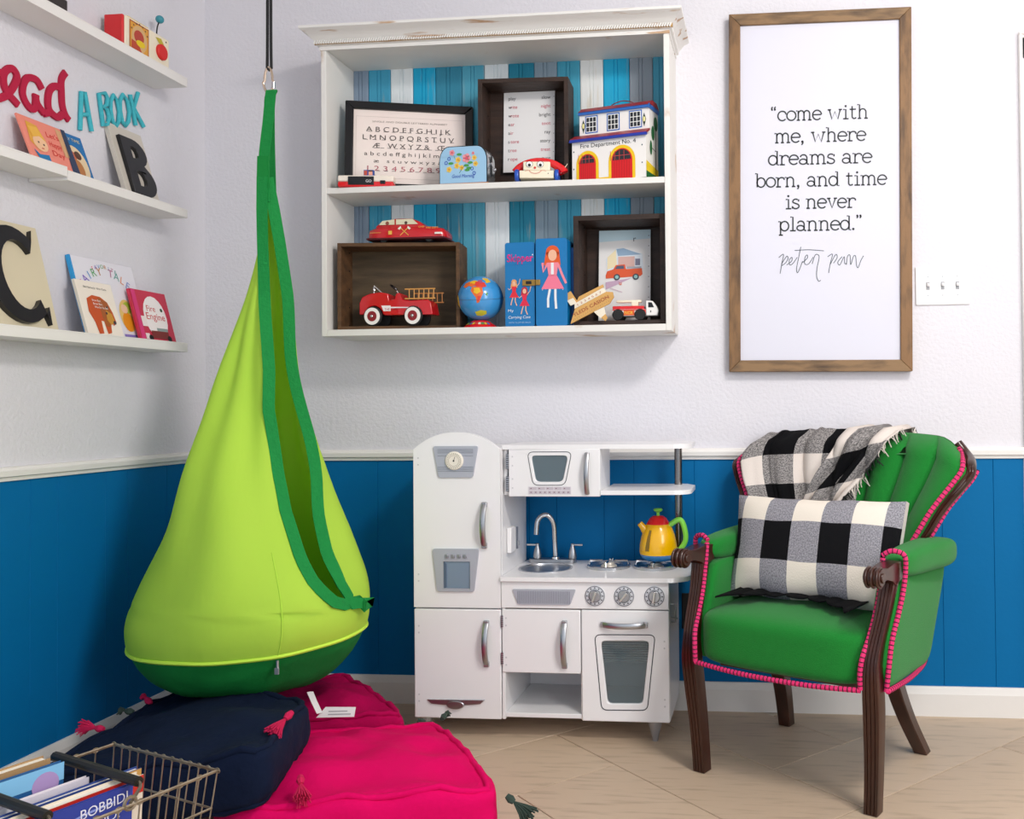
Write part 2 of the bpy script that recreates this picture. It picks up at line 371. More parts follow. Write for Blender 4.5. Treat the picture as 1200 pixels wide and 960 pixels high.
# door casing right
g = G(); g.box(2.747, 2.757, -0.022, 0, 0, 2.158, TRIM); g.box(2.757, 2.83, -0.016, 0, 0, 2.15, TRIM); g.box(2.747, 3.75, -0.022, 0, 2.158, 2.168, TRIM)
g.box(2.757, 3.75, -0.016, 0, 2.08, 2.158, TRIM); g.box(3.67, 3.75, -0.018, 0, 0, 2.08, TRIM); g.box(2.83, 3.67, -0.004, 0, 0.01, 2.08, TRIM)
struct(g.build('door_1', bevel=0.002))

# light switch plate
sw = T('light_switch_plate', 'white triple toggle light switch plate on the wall right of the big framed quote', 'light switch', (2.502, 0, 1.366))
G().box(2.417, 2.587, -0.006, 0, 1.305, 1.428, WHITE).build('plate', sw, bevel=0.003)
for dx in (-.046, 0, .046):
    x = 2.502 + dx; G().box(x-.0055, x+.0055, -.0065, -.005, 1.354, 1.379, flat('9A9CA0')).build('slot', sw, smooth=0)
    G().box(x-.004, x+.004, -.016, -.006, 1.366, 1.374, WHITE, R=(0.5, 0, 0)).build('toggle', sw, bevel=0.001)
g = G()
for dx in (-.046, 0, .046):
    for dz in (-.03, .03): g.cyl((2.502+dx, -.0072, 1.366+dz), (2.502+dx, -.005, 1.366+dz), .0022, flat('B9BCC2'), n=10)
g.build('screw', sw)
# black outlet low on the panelling
ol = T('wall_outlet', 'black outlet low on the blue panelling between play kitchen and armchair', 'outlet', (1.69, -0.006, 0.32))
G().box(1.655, 1.725, -.011, -.006, .262, .378, BLACKR).build('plate', ol, bevel=.002)
g = G(); pp = P(g, (1.69, -.011, .32))
for dz in (-.024, .024): pp.circ(0, dz, .016, flat('26262A')); 
g.build('socket', ol)

# ================================================================ BIG FRAMED SIGN
SG = T('framed_quote_sign', 'tall white quote board in brown stained wood frame, hanging right of the shelf cabinet', 'framed sign', (2.115, 0, 1.678), rot=(0, radians(0.55), 0))
hw, hh, ft = 0.291, 0.582, 0.037
def rail(a, b, c, d, m): G().prism([a, b, c, d], 'y', -0.036, -0.003, m).build('frame_rail', SG, world=False, bevel=0.002)
i1, i2 = hw - ft, hh - ft
rail((-hw, -hh), (-i1, -i2), (-i1, i2), (-hw, hh), WALNUT); rail((hw, -hh), (i1, -i2), (i1, i2), (hw, hh), WALNUT)
rail((-hw, hh), (-i1, i2), (i1, i2), (hw, hh), WALNUTX); rail((-hw, -hh), (-i1, -i2), (i1, -i2), (hw, -hh), WALNUTX)
G().box(-i1-.005, i1+.005, -.026, -.006, -i2-.005, i2+.005, BOARD).build('board', SG, world=False, smooth=0)
# typewriter slab alphabet drawn as strokes (x-height = 1)
A = arc
def bowl(cx, w=.40): return A(cx, .5, w, .5, 0, 360, 22)
SLAB = {
 'c': (.86, [A(.46, .5, .42, .5, 38, 318, 20), [(.79,.80),(.80,.66)]]),
 'o': (.92, [bowl(.47, .43)]),
 'e': (.90, [[(.05,.53),(.86,.53)], A(.46, .5, .42, .5, 4, 318, 22)]),
 'm': (1.55, [[(.0,.98),(.22,.98),(.22,0)], [(.06,0),(.38,0)], A(.49,.66,.27,.34,180,0)+[(.76,0)], [(.60,0),(.90,0)], A(1.03,.66,.27,.34,180,0)+[(1.30,0)], [(1.14,0),(1.48,0)]]),
 'n': (1.08, [[(.0,.98),(.22,.98),(.22,0)], [(.06,0),(.38,0)], A(.52,.66,.30,.34,180,0)+[(.82,0)], [(.66,0),(1.0,0)]]),
 'h': (1.08, [[(.0,1.45),(.22,1.45),(.22,0)], [(.06,0),(.38,0)], A(.52,.66,.30,.34,180,0)+[(.82,0)], [(.66,0),(1.0,0)]]),
 'w': (1.42, [[(.18,1),(.42,0),(.70,.8),(.98,0),(1.22,1)], [(.02,1),(.34,1)], [(1.06,1),(1.38,1)]]),
 'i': (.62, [[(.06,.98),(.32,.98),(.32,0)], [(.06,0),(.58,0)], A(.31,1.34,.05,.05,0,360,8)]),
 't': (.78, [[(.30,1.32),(.30,.28)]+A(.50,.24,.20,.24,180,330), [(.06,.98),(.66,.98)]]),
 'r': (.86, [[(.0,.98),(.22,.98),(.22,0)], [(.04,0),(.50,0)], [(.22,.62)]+A(.56,.64,.32,.34,160,40)+[(.80,.72)]]),
 'd': (1.02, [A(.43,.5,.39,.5,0,360,22), [(.62,1.45),(.82,1.45),(.82,0),(1.0,0)]]),
 'b': (1.02, [[(.0,1.45),(.2,1.45),(.2,0)], A(.56,.5,.38,.5,0,360,22)]),
 'p': (1.04, [[(.0,.98),(.2,.98),(.2,-.45)], [(.04,-.45),(.42,-.45)], A(.57,.5,.38,.5,0,360,22)]),
 'a': (.98, [[(.14,.76)]+A(.43,.66,.31,.34,140,0)+[(.74,.14),(.80,0),(.94,0)], A(.40,.27,.33,.27,0,360,18)]),
 's': (.80, [A(.39,.74,.28,.26,50,200,10)+A(.39,.25,.31,.26,60,-160,12), [(.66,.98),(.66,.74)], [(.08,0),(.08,.26)]]),
 'l': (.60, [[(.06,1.45),(.30,1.45),(.30,0)], [(.04,0),(.56,0)]]),
 'v': (1.0, [[(.18,1),(.5,0),(.82,1)], [(.02,1),(.36,1)], [(.66,1),(.98,1)]]),
 ',': (.42, [A(.18,.05,.06,.06,0,360,8), [(.24,.05),(.20,-.16),(.10,-.28)]]),
 '.': (.40, [A(.18,.06,.06,.06,0,360,8)]), ' ': (.55, []),
 '“': (.66, [[(.20,1.5),(.10,1.38),(.12,1.2)], A(.13,1.2,.04,.05,0,360,6), [(.48,1.5),(.38,1.38),(.40,1.2)], A(.41,1.2,.04,.05,0,360,6)]),
 '”': (.66, [[(.16,1.5),(.20,1.36),(.10,1.2)], A(.15,1.46,.04,.05,0,360,6), [(.44,1.5),(.48,1.36),(.38,1.2)], A(.43,1.46,.04,.05,0,360,6)]),
}
def slab(pp, s, x0, x1, y, xh, t, m):
    tot = sum(SLAB[c][0] for c in s); kx = (x1 - x0) / tot; x = x0
    for c in s:
        w, st = SLAB[c]
        for q in st: pp.stroke([(x + a*kx, y + b*xh) for a, b in q], t, m, 1)
        x += w * kx
INK = flat('1D2426'); INK2 = flat('3C484E')
PX = .00272
for k, (s, a, b) in enumerate([('“come with', 903, 1018), ('me, where', 907.5, 1015), ('dreams are', 900, 1022), ('born, and time', 884.5, 1039), ('is never', 920, 1003), ('planned.”', 912, 1011)]):
    g = G(); sp = P(g, (0, -.026, 0)); slab(sp, s, (a-960)*PX - .001, (b-960)*PX - .001, 1.9095 - .0716*k - 1.678, .0305, .0046, INK); g.build('text_line', SG, world=False, smooth=0)
g = G(); sp = P(g, (0, -.026, 0))
scr = [[(128,800),(150,785),(143,825),(134,875)], [(140,832),(165,795),(172,805),(160,825),(142,838)], [(165,835),(188,818),(190,800),(178,812),(180,835),(195,828),(215,800)], [(232,752),(222,800),(212,850),(216,872),(228,850),(240,818)], [(203,768),(270,766),(340,772)],
 [(240,825),(262,805),(262,790),(252,800),(250,830),(268,832),(290,800)], [(285,832),(300,790),(318,798),(308,850),(306,890),(315,912),(325,908)],
 [(358,800),(380,788),(370,830),(362,875)], [(370,835),(395,790),(402,805),(385,830)], [(425,800),(405,825),(415,838),(435,800),(437,832),(447,830)], [(445,838),(450,800),(462,795),(465,838),(478,800),(488,800),(492,840),(500,852),(512,820),(525,798)]]
for q in scr: sp.stroke([(((880 + a.x/4) - 960)*PX, 2.22 - ((100 + a.y/4) - 28.5)*.00278 - 1.678) for a in bez([(x, y, 0) for x, y in q], 5)], .0021, INK2, 1)
g.build('signature', SG, world=False, smooth=0)

# ================================================================ SHELF CABINET
CB = T('wall_shelf_cabinet', 'distressed white wooden two tier shelf cabinet with blue and white plank back', 'shelf', (1.09, 0, 1.222))
yf = -.2115
G().box(.530, .547, yf, 0, 1.222, 2.142, DIST).build('side_panel', CB, bevel=.0015); G().box(1.634, 1.651, yf, 0, 1.222, 2.142, DIST).build('side_panel', CB, bevel=.0015)
G().box(.547, 1.634, yf, 0, 1.222, 1.243, DIST).build('bottom_board', CB, bevel=.0015)
G().box(.547, 1.634, yf+.002, -.016, 1.678, 1.697, DIST).build('middle_shelf', CB, bevel=.0015)
G().box(.530, 1.651, yf, 0, 2.142, 2.158, DIST).build('top_board', CB, bevel=.0015)
# crown moulding sweeps round three sides
cp = [(0, 2.138), (.004, 2.138), (.004, 2.150), (.014, 2.152), (.016, 2.163), (.026, 2.170), (.040, 2.182), (.052, 2.186), (.060, 2.190), (.060, 2.198), (0, 2.198)]
def cr(d): return [(.530-d*.75, 0.0), (.530-d*.75, yf-d), (1.651+d*.75, yf-d), (1.651+d*.75, 0.0)]
g = G(); paths = [cr(d) for d, z in cp]
g.rings([[Vector((paths[k][i][0], paths[k][i][1], cp[k][1])) for k in range(len(cp))] for i in range(4)], DISTX)
g.build('crown_moulding', CB, smooth=25)
g = G(); g.box(.516, 1.665, yf-.016, yf-.010, 2.152, 2.165, mat('gold_wear', 'B08A50', .6)); x = .517
while x < 1.662:
    g.box(x, x+.0045, yf-.021, yf-.015, 2.1525, 2.1645, DISTX, R=(0, .5, 0)); x += .0078
rp = g.build('rope_trim', CB, smooth=0); rp['kind'] = 'stuff'
edges = [.546, .600, .678, .757, .836, .927, 1.005, 1.088, 1.176, 1.254, 1.332, 1.410, 1.498, 1.576, 1.635]
pcol = ['8394A8', '3E9DBE', 'E4EAEC', '0AA6D0', '2F86A2', '4FA3BC', 'E2E8EA', '17819C', '8799A6', '3D9CB8', 'E6E8E6', '0AA8D2', '9AA4AE', '4BA6C2']
for i, hx in enumerate(pcol):
    a, b = edges[i] + .0008, edges[i+1] - .0008; mid = (a+b)/2
    m = mat('plank_paint_' + hx.lower(), hx, .65, n=(7, .55), h2='C9B184' if i % 3 == 1 else '8FA6AE', stretch=(7, 1, .7), thr=(.58, .74), b=(20, .15))
    pr = [(a, -.002), (a, -.014), (a+.003, -.016)]
    for c in (mid - .009, mid + .003): pr += [(c, -.016), (c+.001, -.0135), (c+.0025, -.0135), (c+.0035, -.016)]
    pr += [(b-.003, -.016), (b, -.014), (b, -.002)]
    G().prism(pr, 'z', 1.243, 2.142, m).build('plank', CB, smooth=0)

# ================================================================ THINGS IN THE CABINET
ZM, ZB = 1.697, 1.243
def crate(name, label, x0, x1, y0, y1, z0, z1, m, t=.011, ry=0, extra=''):
    c = T(name, label, 'crate', ((x0+x1)/2, (y0+y1)/2, z0), group=None)
    G().box(x0, x0+t, y0, y1, z0, z1, m).build('side_board', c, bevel=.001); G().box(x1-t, x1, y0, y1, z0, z1, m).build('side_board', c, bevel=.001)
    G().box(x0+t, x1-t, y0, y1, z0, z0+t, m).build('bottom_board', c, bevel=.001); G().box(x0+t, x1-t, y0, y1, z1-t, z1, m).build('top_board', c, bevel=.001)
    G().box(x0+t, x1-t, y1-.006, y1, z0+t, z1-t, mat('crate_back', '62503A', .75, n=(6, .85), h2='2C2216', stretch=(.7, 1, 5), b=(20, .2)) if m is CRATE else CRATED).build('back_board', c, smooth=0)
    g = G()
    for k in range(5):
        z = z0 + .02 + (z1-z0-.04)*k/4
        g.cyl((x0+t, (y0+y1)/2 + .02, z), (x0+t+.0015, (y0+y1)/2+.02, z), .0025, BLACKR, n=8)
    g.build('nail', c); return c
# --- upper shelf
# alphabet print
AL = T('framed_alphabet_print', 'old alphabet chart in a black frame leaning on the upper shelf', 'framed print', (.782, -.110, ZM), rot=(radians(-7), 0, radians(17)))
w2, h2, ft = .204, .304, .026
for a, b, c, d in (((-w2,0),(-w2+ft,ft),(-w2+ft,h2-ft),(-w2,h2)), ((w2,0),(w2-ft,ft),(w2-ft,h2-ft),(w2,h2)), ((-w2,0),(-w2+ft,ft),(w2-ft,ft),(w2,0)), ((-w2,h2),(-w2+ft,h2-ft),(w2-ft,h2-ft),(w2,h2))):
    G().prism([a,b,c,d], 'y', -.012, .01, BLACKM).build('frame_rail', AL, world=False, bevel=.003)
CREAMP = mat('aged_print', 'F1E6DC', .6, n=(4, .4), h2='F0CFD2')
G().box(-w2+ft-.004, w2-ft+.004, -.002, .004, ft-.004, h2-ft+.004, CREAMP).build('print', AL, world=False, smooth=0)
g = G(); pp = P(g, (0, -.002, 0)); ik = flat('4A4340'); x = .148
pp.stroke([(-.17,.045),(-.17,.255),(.17,.255),(.17,.045)], .0008, flat('B9ADA2'), 1, True)
pp.text('SINGLE AND DOUBLE LETTERED ALPHABET', 0, .236, .008, flat('8C8078'), w=.24)
for s, zz, sz, ww in (('A B C D E F G H I J K', .204, .024, .27), ('L M N O P Q R S T U V', .176, .024, .29), ('Æ   W X Y Z &   Œ', .148, .024, .23), ('a b c d e ff g h i j k l m n o', .122, .019, .28), ('æ   s t u v w x y z &', .098, .017, .22), ('1 2 3 4 5 6 7 8 9 0', .070, .024, .26)):
    pp.text(s, -.004, zz, sz, ik if zz > .08 else flat('B0606A'), w=ww)
    if sz > .02: 
        for k in range(11): pp.rect(-ww/2 + ww*k/10.6, zz-.0006, -ww/2 + ww*k/10.6 + .012, zz+.0008, ik, 1)
g.build('lettering', AL, world=False, smooth=0)
# toy pocket camera
PC = T('toy_pocket_camera', 'small red and cream flat toy camera in front of the alphabet print', 'toy camera', (.672, -.194, ZM), rotz=radians(9)); PC.scale = (1.12, 1, 1.12)
G().box(-.078, .078, -.012, .022, 0, .016, REDP).build('base', PC, world=False, bevel=.004)
G().box(-.078, .078, -.011, .021, .016, .034, CREAM).build('body', PC, world=False, bevel=.004)
G().box(-.048, .024, -.0145, -.010, .006, .030, BLACKM).build('front_panel', PC, world=False, bevel=.001)
G().box(.042, .056, -.0145, -.010, .009, .019, BLACKM).build('lens', PC, world=False, bevel=.001)
g = G(); pp = P(g, (0, -.0145, 0)); pp.text('GO', .010, .013, .011, flat('E8E8E8')); g.build('lettering', PC, world=False, smooth=0)
g = G(); g.box(-.006, .022, -.006, .008, .034, .050, flat('2A4C9C')); pp = P(g, (0, -.006, .034)); pp.rect(-.005,.001,.004,.014, flat('C0503C')); pp.rect(.008,.001,.019,.012, flat('F0A890')); pp.rect(.008,.011,.019,.015, flat('4A2418'))
g.build('flash_cube', PC, world=False, smooth=0)
# tin toaster
TT = T('toy_toaster', 'pale blue tin toy toaster with yellow flowers reading Good Morning', 'toy toaster', (.990, -.165, ZM), rotz=radians(-3)); TT.scale = (1, 1, 1.06)
tp = [(-.080, .006), (-.080, .075)] + arc(-.048, .075, .032, .043, 180, 90, 6) + arc(.048, .075, .032, .043, 90, 0, 6) + [(.080, .006)]
PALE = mat('pale_blue_tin', '9CC8E6', .25, coat=.4)
G().prism(tp, 'y', -.022, -.020, BLACKM).build('rim', TT, world=False)
G().prism([(a*.965, .006 + (b-.006)*.975) for a, b in tp], 'y', -.024, -.019, PALE).build('front_panel', TT, world=False, bevel=.001)
G().prism(tp, 'y', -.020, .045, mat('toaster_tin', 'C8CCD0', .2, .9)).build('body', TT, world=False, bevel=.002)
G().box(-.083, .083, -.026, .05, 0, .006, mat('copper_tin', 'C88858', .35, .5)).build('base', TT, world=False, bevel=.001)
g = G(); g.box(.080, .084, .008, .014, .03, .09, BLACKM); g.tube([(.082,.01,.07),(.092,.008,.052)], .003, CHROME); g.sph((.094,.007,.048), .006, STEEL, 10, 6); g.build('lever', TT, world=False)
g = G(); pp = P(g, (0, -.024, 0)); Y1, Y2 = flat('F4CE5A'), flat('E89A30'); PK = flat('F09AA0'); GN = flat('4A9A48'); NB = flat('2448B0')
for x, z, r, m in ((-.036,.098,.009,PK),(.012,.080,.014,PK),(.038,.080,.008,Y1),(.042,.062,.008,Y1),(-.016,.076,.009,Y1),(-.020,.058,.009,Y1),(-.004,.052,.008,Y1),(-.046,.048,.009,Y1),(.034,.094,.005,PK)):
    for k in range(5): pp.circ(x + r*.55*cos(k*1.257), z + r*.55*sin(k*1.257), r*.5, m, 1, n=8)
    pp.circ(x, z, r*.35, Y2 if m is Y1 else flat('E05A70'), 2, n=8)
for x, z in ((-.040,.066),(-.012,.092),(.012,.058),(.020,.050),(.024,.066),(.014,.044)): pp.circ(x, z, .009, GN, 1, ry=.004, n=10)
pp.stroke([(-.030,.09),(-.026,.078)], .0012, GN, 1); pp.stroke([(-.012,.036),(.008,.062)], .0014, flat('27602C'), 1)
for x, z in ((-.056,.068),(-.046,.080),(.030,.048),(.037,.034)): pp.ring(x, z, .0045, .0022, NB, 1)
pp.text('Good Morning', 0, .022, .015, NB, w=.075, shear=.25); g.build('decoration', TT, world=False, smooth=0)
# upright dark crate with word card
CR1 = crate('dark_wooden_crate', 'dark brown crate standing upright behind the toy telephone on the upper shelf', 1.022, 1.315, -.140, -.034, ZM, 2.048, CRATED, .014); CR1.rotation_euler.z = radians(2.5)
WC = T('word_card', 'white spelling word card standing in the dark crate on the upper shelf', 'card', (1.168, -.060, ZM+.068), rot=(radians(-3), 0, 0))
G().box(-.086, .086, -.001, .001, .0, .270, PAPER).build('card', WC, world=False, smooth=0)
g = G(); pp = P(g, (0, -.001, 0)); RD = flat('C8405A'); BK = flat('3A3438')
for k, (a, b) in enumerate([('play','slow'),('write','night'),('wrote','bright'),('ear','toot'),('air','ray'),('store','story'),('tree','treat'),('rope','ture')]):
    z = .243 - k*.0292; n1 = textmesh(a); pp.text(a[0], -.070, z, .0165, BK, al='l'); pp.text(a[1:], -.062, z, .0165, RD if k else BK, al='l')
    pp.text(b, .072, z, .0165, RD if k in (1, 3, 6) else BK, al='r')
for k in range(8): pp.circ(.083, .25 - k*.031, .0014, BK, 1, n=6)
g.build('lettering', WC, world=False, smooth=0)
# toy telephone
PH = T('toy_telephone', 'white toy telephone with smiling face, blue wheels and red handset', 'toy telephone', (1.228, -.185, ZM), rotz=radians(8))
IV = mat('ivory_plastic', 'F2E8CE', .3, coat=.3); BW = mat('wheel_blue', '1850B8', .3, coat=.3)
G().prism([(-.054,.010),(.054,.010),(.054,.034),(-.054,.034)], 'y', -.020, .045, IV).build('body', PH, world=False, bevel=.002)
G().prism([(-.020,.034),(-.018,.062),(-.006,.064),(.030,.040),(.030,.034)], 'x', -.042, .042, IV).build('head', PH, world=False, bevel=.003)
g = G(); g.tube(bez([(-.068,.012,.034),(-.052,.012,.052),(-.024,.012,.066),(.010,.012,.072),(.046,.012,.064),(.074,.012,.046),(.082,.012,.034)], 5), [.010+.006*abs(k-15)/15 for k in range(31)], REDP, 10); g.build('handset', PH, world=False)
for x in (-.062, .062):
    for y in (-.008, .038): G().lathe([(.004,-.006),(.018,-.006),(.020,-.003),(.020,.003),(.018,.006),(.004,.006)], (x,y,.020), BW, 18, 'x').build('wheel', PH, world=False)
G().tube([(.074,.0,.03),(.094,.01,.062)], .0012, flat('E8D8C0'), 6).build('cord', PH, world=False)
g = G(); pp = P(g, (0, -.0206, 0)); WH = flat('F8F8F4'); BKK = flat('101014')
for x in (-.022, .012): pp.circ(x, .052, .0095, WH, 1); pp.ring(x, .053, .0098, .001, BKK, 2); pp.circ(x, .050, .0048, BKK, 3)
pp.circ(-.005, .042, .0036, flat('D03028'), 2); pp.stroke(arc(-.004, .038, .020, .014, 200, 340), .0013, flat('D04838'), 2)
pp.stroke([(-.036,.031),(-.028,.034),(-.020,.033)], .0012, flat('E0907A'), 2); pp.stroke([(.012,.033),(.022,.034),(.030,.031)], .0012, flat('E0907A'), 2); pp.circ(.036, .024, .0016, BKK, 2, n=8)
g.build('face', PH, world=False, smooth=0)
# fire station tin house
FS = T('tin_fire_station', 'white tin toy fire station with two red arched doors and red roofs', 'toy building', (1.478, -.135, ZM), rotz=radians(-14)); FS.scale = (1.05, 1, 1.14)
TW = mat('tin_white', 'F3F0EC', .3, coat=.3); TR = mat('tin_roof_red', 'A8222C', .4, n=(60, .6), h2='7A141C'); TB = flat('2A66B8', .35)
G().box(-.130, .110, -.052, .052, 0, .120, TW).build('lower_storey', FS, world=False, smooth=0)
G().box(-.118, .110, -.022, .052, .120, .205, TW).build('upper_storey', FS, world=False, smooth=0)
g = G(); g.prism([(-.060,.122),(-.060,.116),(-.022,.134),(-.022,.140)], 'x', -.134, .112, TR); g.build('lower_roof', FS, world=False, smooth=0)
g = G(); g.prism([(-.061,.1205),(-.064,.112),(-.052,.114),(-.05,.12)], 'x', -.135, .114, flat('2038A0')); g.prism([(-.028,.204),(-.030,.196),(-.022,.196),(-.022,.204)], 'x', -.120, .114, TB); g.box(.110,.114,-.03,.054,.194,.206,TB); g.build('eaves', FS, world=False, smooth=0)
G().prism([(-.030,.204),(-.004,.220),(.034,.220),(.056,.204)], 'x', -.120, .114, TR).build('upper_roof', FS, world=False, smooth=0)
g = G(); g.tube(bez([(-.03,.012,.220),(-.02,.012,.228),(.01,.012,.234),(.04,.012,.228),(.05,.012,.220)], 4), .0015, flat('7A3028'), 6); g.build('handle', FS, world=False)
g = G(); pf = P(g, (0, -.052, 0)); YE = flat('F2C818'); RR = flat('D8141C'); DK = flat('20242C')
def arch(x0, x1, zt, o, m, inset=0):
    cx, r = (x0+x1)/2, (x1-x0)/2 - inset; pf.poly([(cx-r, .001), (cx+r, .001)] + arc(cx, zt, r, r, 0, 180, 14), m, o)
for a, b in ((-.116, -.042), (-.010, .076)):
    arch(a, b, .051, 1, YE); arch(a, b, .051, 2, RR, .009)
    cx, r = (a+b)/2, (b-a)/2 - .014; pf.poly([(cx-r, .053)] + [(cx+r, .053)] + arc(cx, .055, r, r-.002, 0, 180, 12), DK, 3)
    for k in range(-1, 3): pf.rect(cx-r*.5*k+.0-.0008-.5*r+r*.25, .053, cx-r*.5*k+.0008-.5*r+r*.25, .079, flat('C84040'), 4)
    pf.rect(cx-r, .0645, cx+r, .066, flat('C84040'), 4)
    for k in range(-3, 4): pf.rect(cx + k*r/3.6 - .0005, .004, cx + k*r/3.6 + .0005, .056, flat('A80C14'), 4)
pf.rect(-.042, .001, -.010, .010, YE, 1); pf.text('Fire Department No. 4', -.012, .0965, .0165, DK, w=.180)
for x in (-.124, .098):
    for z in (.04, .088): pf.circ(x, z, .0022, flat('50606A'), 2, n=8)
pu = P(g, (0, -.022, 0))
for x in (-.078, -.006, .066):
    pu.rect(x-.021, .144, x+.021, .193, TB, 1); pu.rect(x-.018, .147, x+.018, .190, flat('F4F4F0'), 2)
    for i in range(3):
        for j in range(3): pu.rect(x-.0165+i*.0112, .149+j*.0136, x-.0075+i*.0112, .1605+j*.0136, DK, 3)
for x in (-.105, .094): pu.poly([(x, .145), (x-.006, .166), (x, .184), (x+.006, .166)], flat('283828'), 1); pu.circ(x, .166, .004, flat('F0E8A0'), 2, ry=.007)
pr = P(g, (.110, 0, 0), R=(0,1,0)); GT = flat('186030')
pr.rect(-.052, 0, .052, .018, GT, 1); pr.poly([(-.052,.018),(.052,.018),(.052,.036),(-.052,.046)], flat('E8C820'), 1); pr.stroke([(.03,.02),(.03,.16)], .005, flat('302820'), 2)
pr.circ(-.012,.088,.010,GT,2,ry=.02); pr.circ(.006,.132,.014,GT,2,ry=.02); pr.circ(.03,.162,.016,GT,2,ry=.02); pr.stroke([(-.012,.09),(.03,.085)], .002, flat('302820'), 2)
g.build('printed_decoration', FS, world=False, smooth=0)

# --- lower shelf
CR2 = crate('brown_wooden_crate', 'long brown crate lying on its side at the left of the lower shelf', .562, .954, -.172, -.060, ZB, 1.523, CRATE, .012); CR2.rotation_euler.z = radians(6); CR2.location.x += .004
# tin car on the crate
CA = T('red_tin_car', 'red tin fire chief car with crossed axes on top of the brown crate', 'toy car', (.795, -.135, 1.523))
def sect(rs, m, g):   # rs: list of (x, halfwidth, zlow, zhigh)
    rr = []
    for x, w, a, b in rs:
        rr.append([Vector((x, y, z)) for y, z in ((-w, a), (-w*1.02, a+(b-a)*.5), (-w*.9, a+(b-a)*.88), (-w*.55, b), (w*.55, b), (w*.9, a+(b-a)*.88), (w*1.02, a+(b-a)*.5), (w, a))])
    g.rings(rr, m)
g = G(); sect([(-.128,.030,.016,.030),(-.122,.040,.014,.044),(-.09,.046,.013,.054),(-.04,.047,.013,.056),(.04,.047,.013,.054),(.09,.045,.013,.050),(.118,.040,.013,.044),(.128,.030,.016,.032)], CARRED, g); g.build('body', CA, world=False, smooth=60)
g = G(); sect([(-.104,.030,.05,.056),(-.085,.036,.05,.071),(-.04,.038,.05,.080),(.015,.038,.05,.079),(.040,.035,.05,.068),(.056,.032,.05,.054)], CARRED, g); g.build('roof', CA, world=False, smooth=60)
G().box(-.130, .130, -.049, .049, .008, .015, mat('car_chassis', '5A1820', .35, .3)).build('running_board', CA, world=False, bevel=.003)
for x in (-.075, .075):
    for y in (-.036, .036): G().lathe([(.003,-.005),(.012,-.005),(.012,.005),(.003,.005)], (x,y,.012), BLACKR, 14, 'y').build('wheel', CA, world=False)
g = G(); pp = P(g, (0, -.0395, 0)); WG = flat('D9D2B4'); GO = flat('E8B850')
pp.poly([(-.090,.057),(-.038,.057),(-.038,.074),(-.078,.070)], WG, 1); pp.poly([(-.033,.057),(.040,.057),(.022,.074),(-.033,.074)], WG, 1)
pp.circ(-.062,.062,.006,flat('8A4A38'),2); pp.circ(.0,.062,.005,flat('4A3830'),2)
p2 = P(g, (0, -.0485, 0)); p2.stroke([(-.016,.020),(.012,.046)], .0022, GO, 1); p2.stroke([(.012,.020),(-.016,.046)], .0022, GO, 1); p2.poly([(-.024,.042),(-.014,.050),(-.012,.044),(-.018,.038)], flat('F0EADC'), 2); p2.poly([(.020,.042),(.010,.050),(.008,.044),(.014,.038)], flat('F0EADC'), 2)
p2.text('FIRE DEPT', .090, .040, .008, GO, w=.040); p2.text('CHIEF', .055, .044, .007, GO, w=.02); p2.rect(.098, .022, .122, .028, flat('E8E4DA'), 1); p2.rect(-.118,.030,-.080,.0312,GO,1); p2.rect(-.055,.024,-.043,.036,GO,1)
g.build('printed_decoration', CA, world=False, smooth=0)
# pedal car model
PD = T('toy_pedal_fire_engine', 'red pedal car fire engine with whitewall wheels and wooden ladders, inside the brown crate', 'toy fire engine', (.754, -.135, ZB+.012)); PD.scale = (1.2, 1.05, 1.28)
body = [(-.100,.030),(-.100,.060),(-.092,.075),(-.070,.083),(-.040,.086),(-.020,.082),(-.018,.064),(-.002,.068),(.002,.082),(.012,.084),(.020,.066),(.040,.064),(.090,.066),(.098,.058),(.104,.028),(.060,.028),(-.030,.028)] + arc(-.060,.026,.026,.026,10,170,8)
G().prism(body, 'y', -.030, .030, CARRED).build('body', PD, world=False, bevel=.004)
for x in (-.060, .052):
    for y in (-.034, .034):
        w = G().lathe([(.004,-.006),(.019,-.006),(.025,-.002),(.025,.004),(.019,.006),(.004,.006)], (x,y,.025), BLACKR, 22, 'y').build('wheel', PD, world=False)
        sg = -1 if y < 0 else 1; MW[w] = MW[PD]
        g = G(); g.lathe([(.012,0),(.012,.0015),(.0215,.0015),(.0215,0)], (x,y+sg*.006 - (.0015 if sg < 0 else 0),.025), flat('F2EEE8'), 22, 'y'); g.build('whitewall', w, world=False)
        g = G(); g.lathe([(.001,0),(.013,0),(.013,.002),(.001,.002)], (x,y+sg*.0065 - (.002 if sg < 0 else 0),.025), flat('8A1420'), 18, 'y'); g.sph((x,y+sg*.009,.025), .0045, CHROME, 10, 6); g.build('hub', w, world=False)
g = G()
for z in (.068, .092): g.tube([(.028,-.032,z),(.112,-.032,z)], .0016, flat('D89A50'), 6)
for k in range(6): g.tube([(.040+k*.0135,-.032,.068),(.040+k*.0135,-.032,.092)], .0013, flat('D89A50'), 6)
g.build('ladder', PD, world=False)
g = G()
for z in (.062, .086): g.tube([(.034,.022,z),(.118,.022,z)], .0016, flat('B87A40'), 6)
for k in range(6): g.tube([(.046+k*.0135,.022,.062),(.046+k*.0135,.022,.086)], .0013, flat('B87A40'), 6)
g.build('ladder', PD, world=False)
g = G(); g.tube([(.0,0,.082),(-.010,0,.098)], .002, CHROME, 6); g.tube([(-.014+.014*cos(a*.45)*.6,.014*sin(a*.45),.100-.014*cos(a*.45)*.5) for a in range(14)], .0016, BLACKM, 6, closed=True); g.build('steering_wheel', PD, world=False)
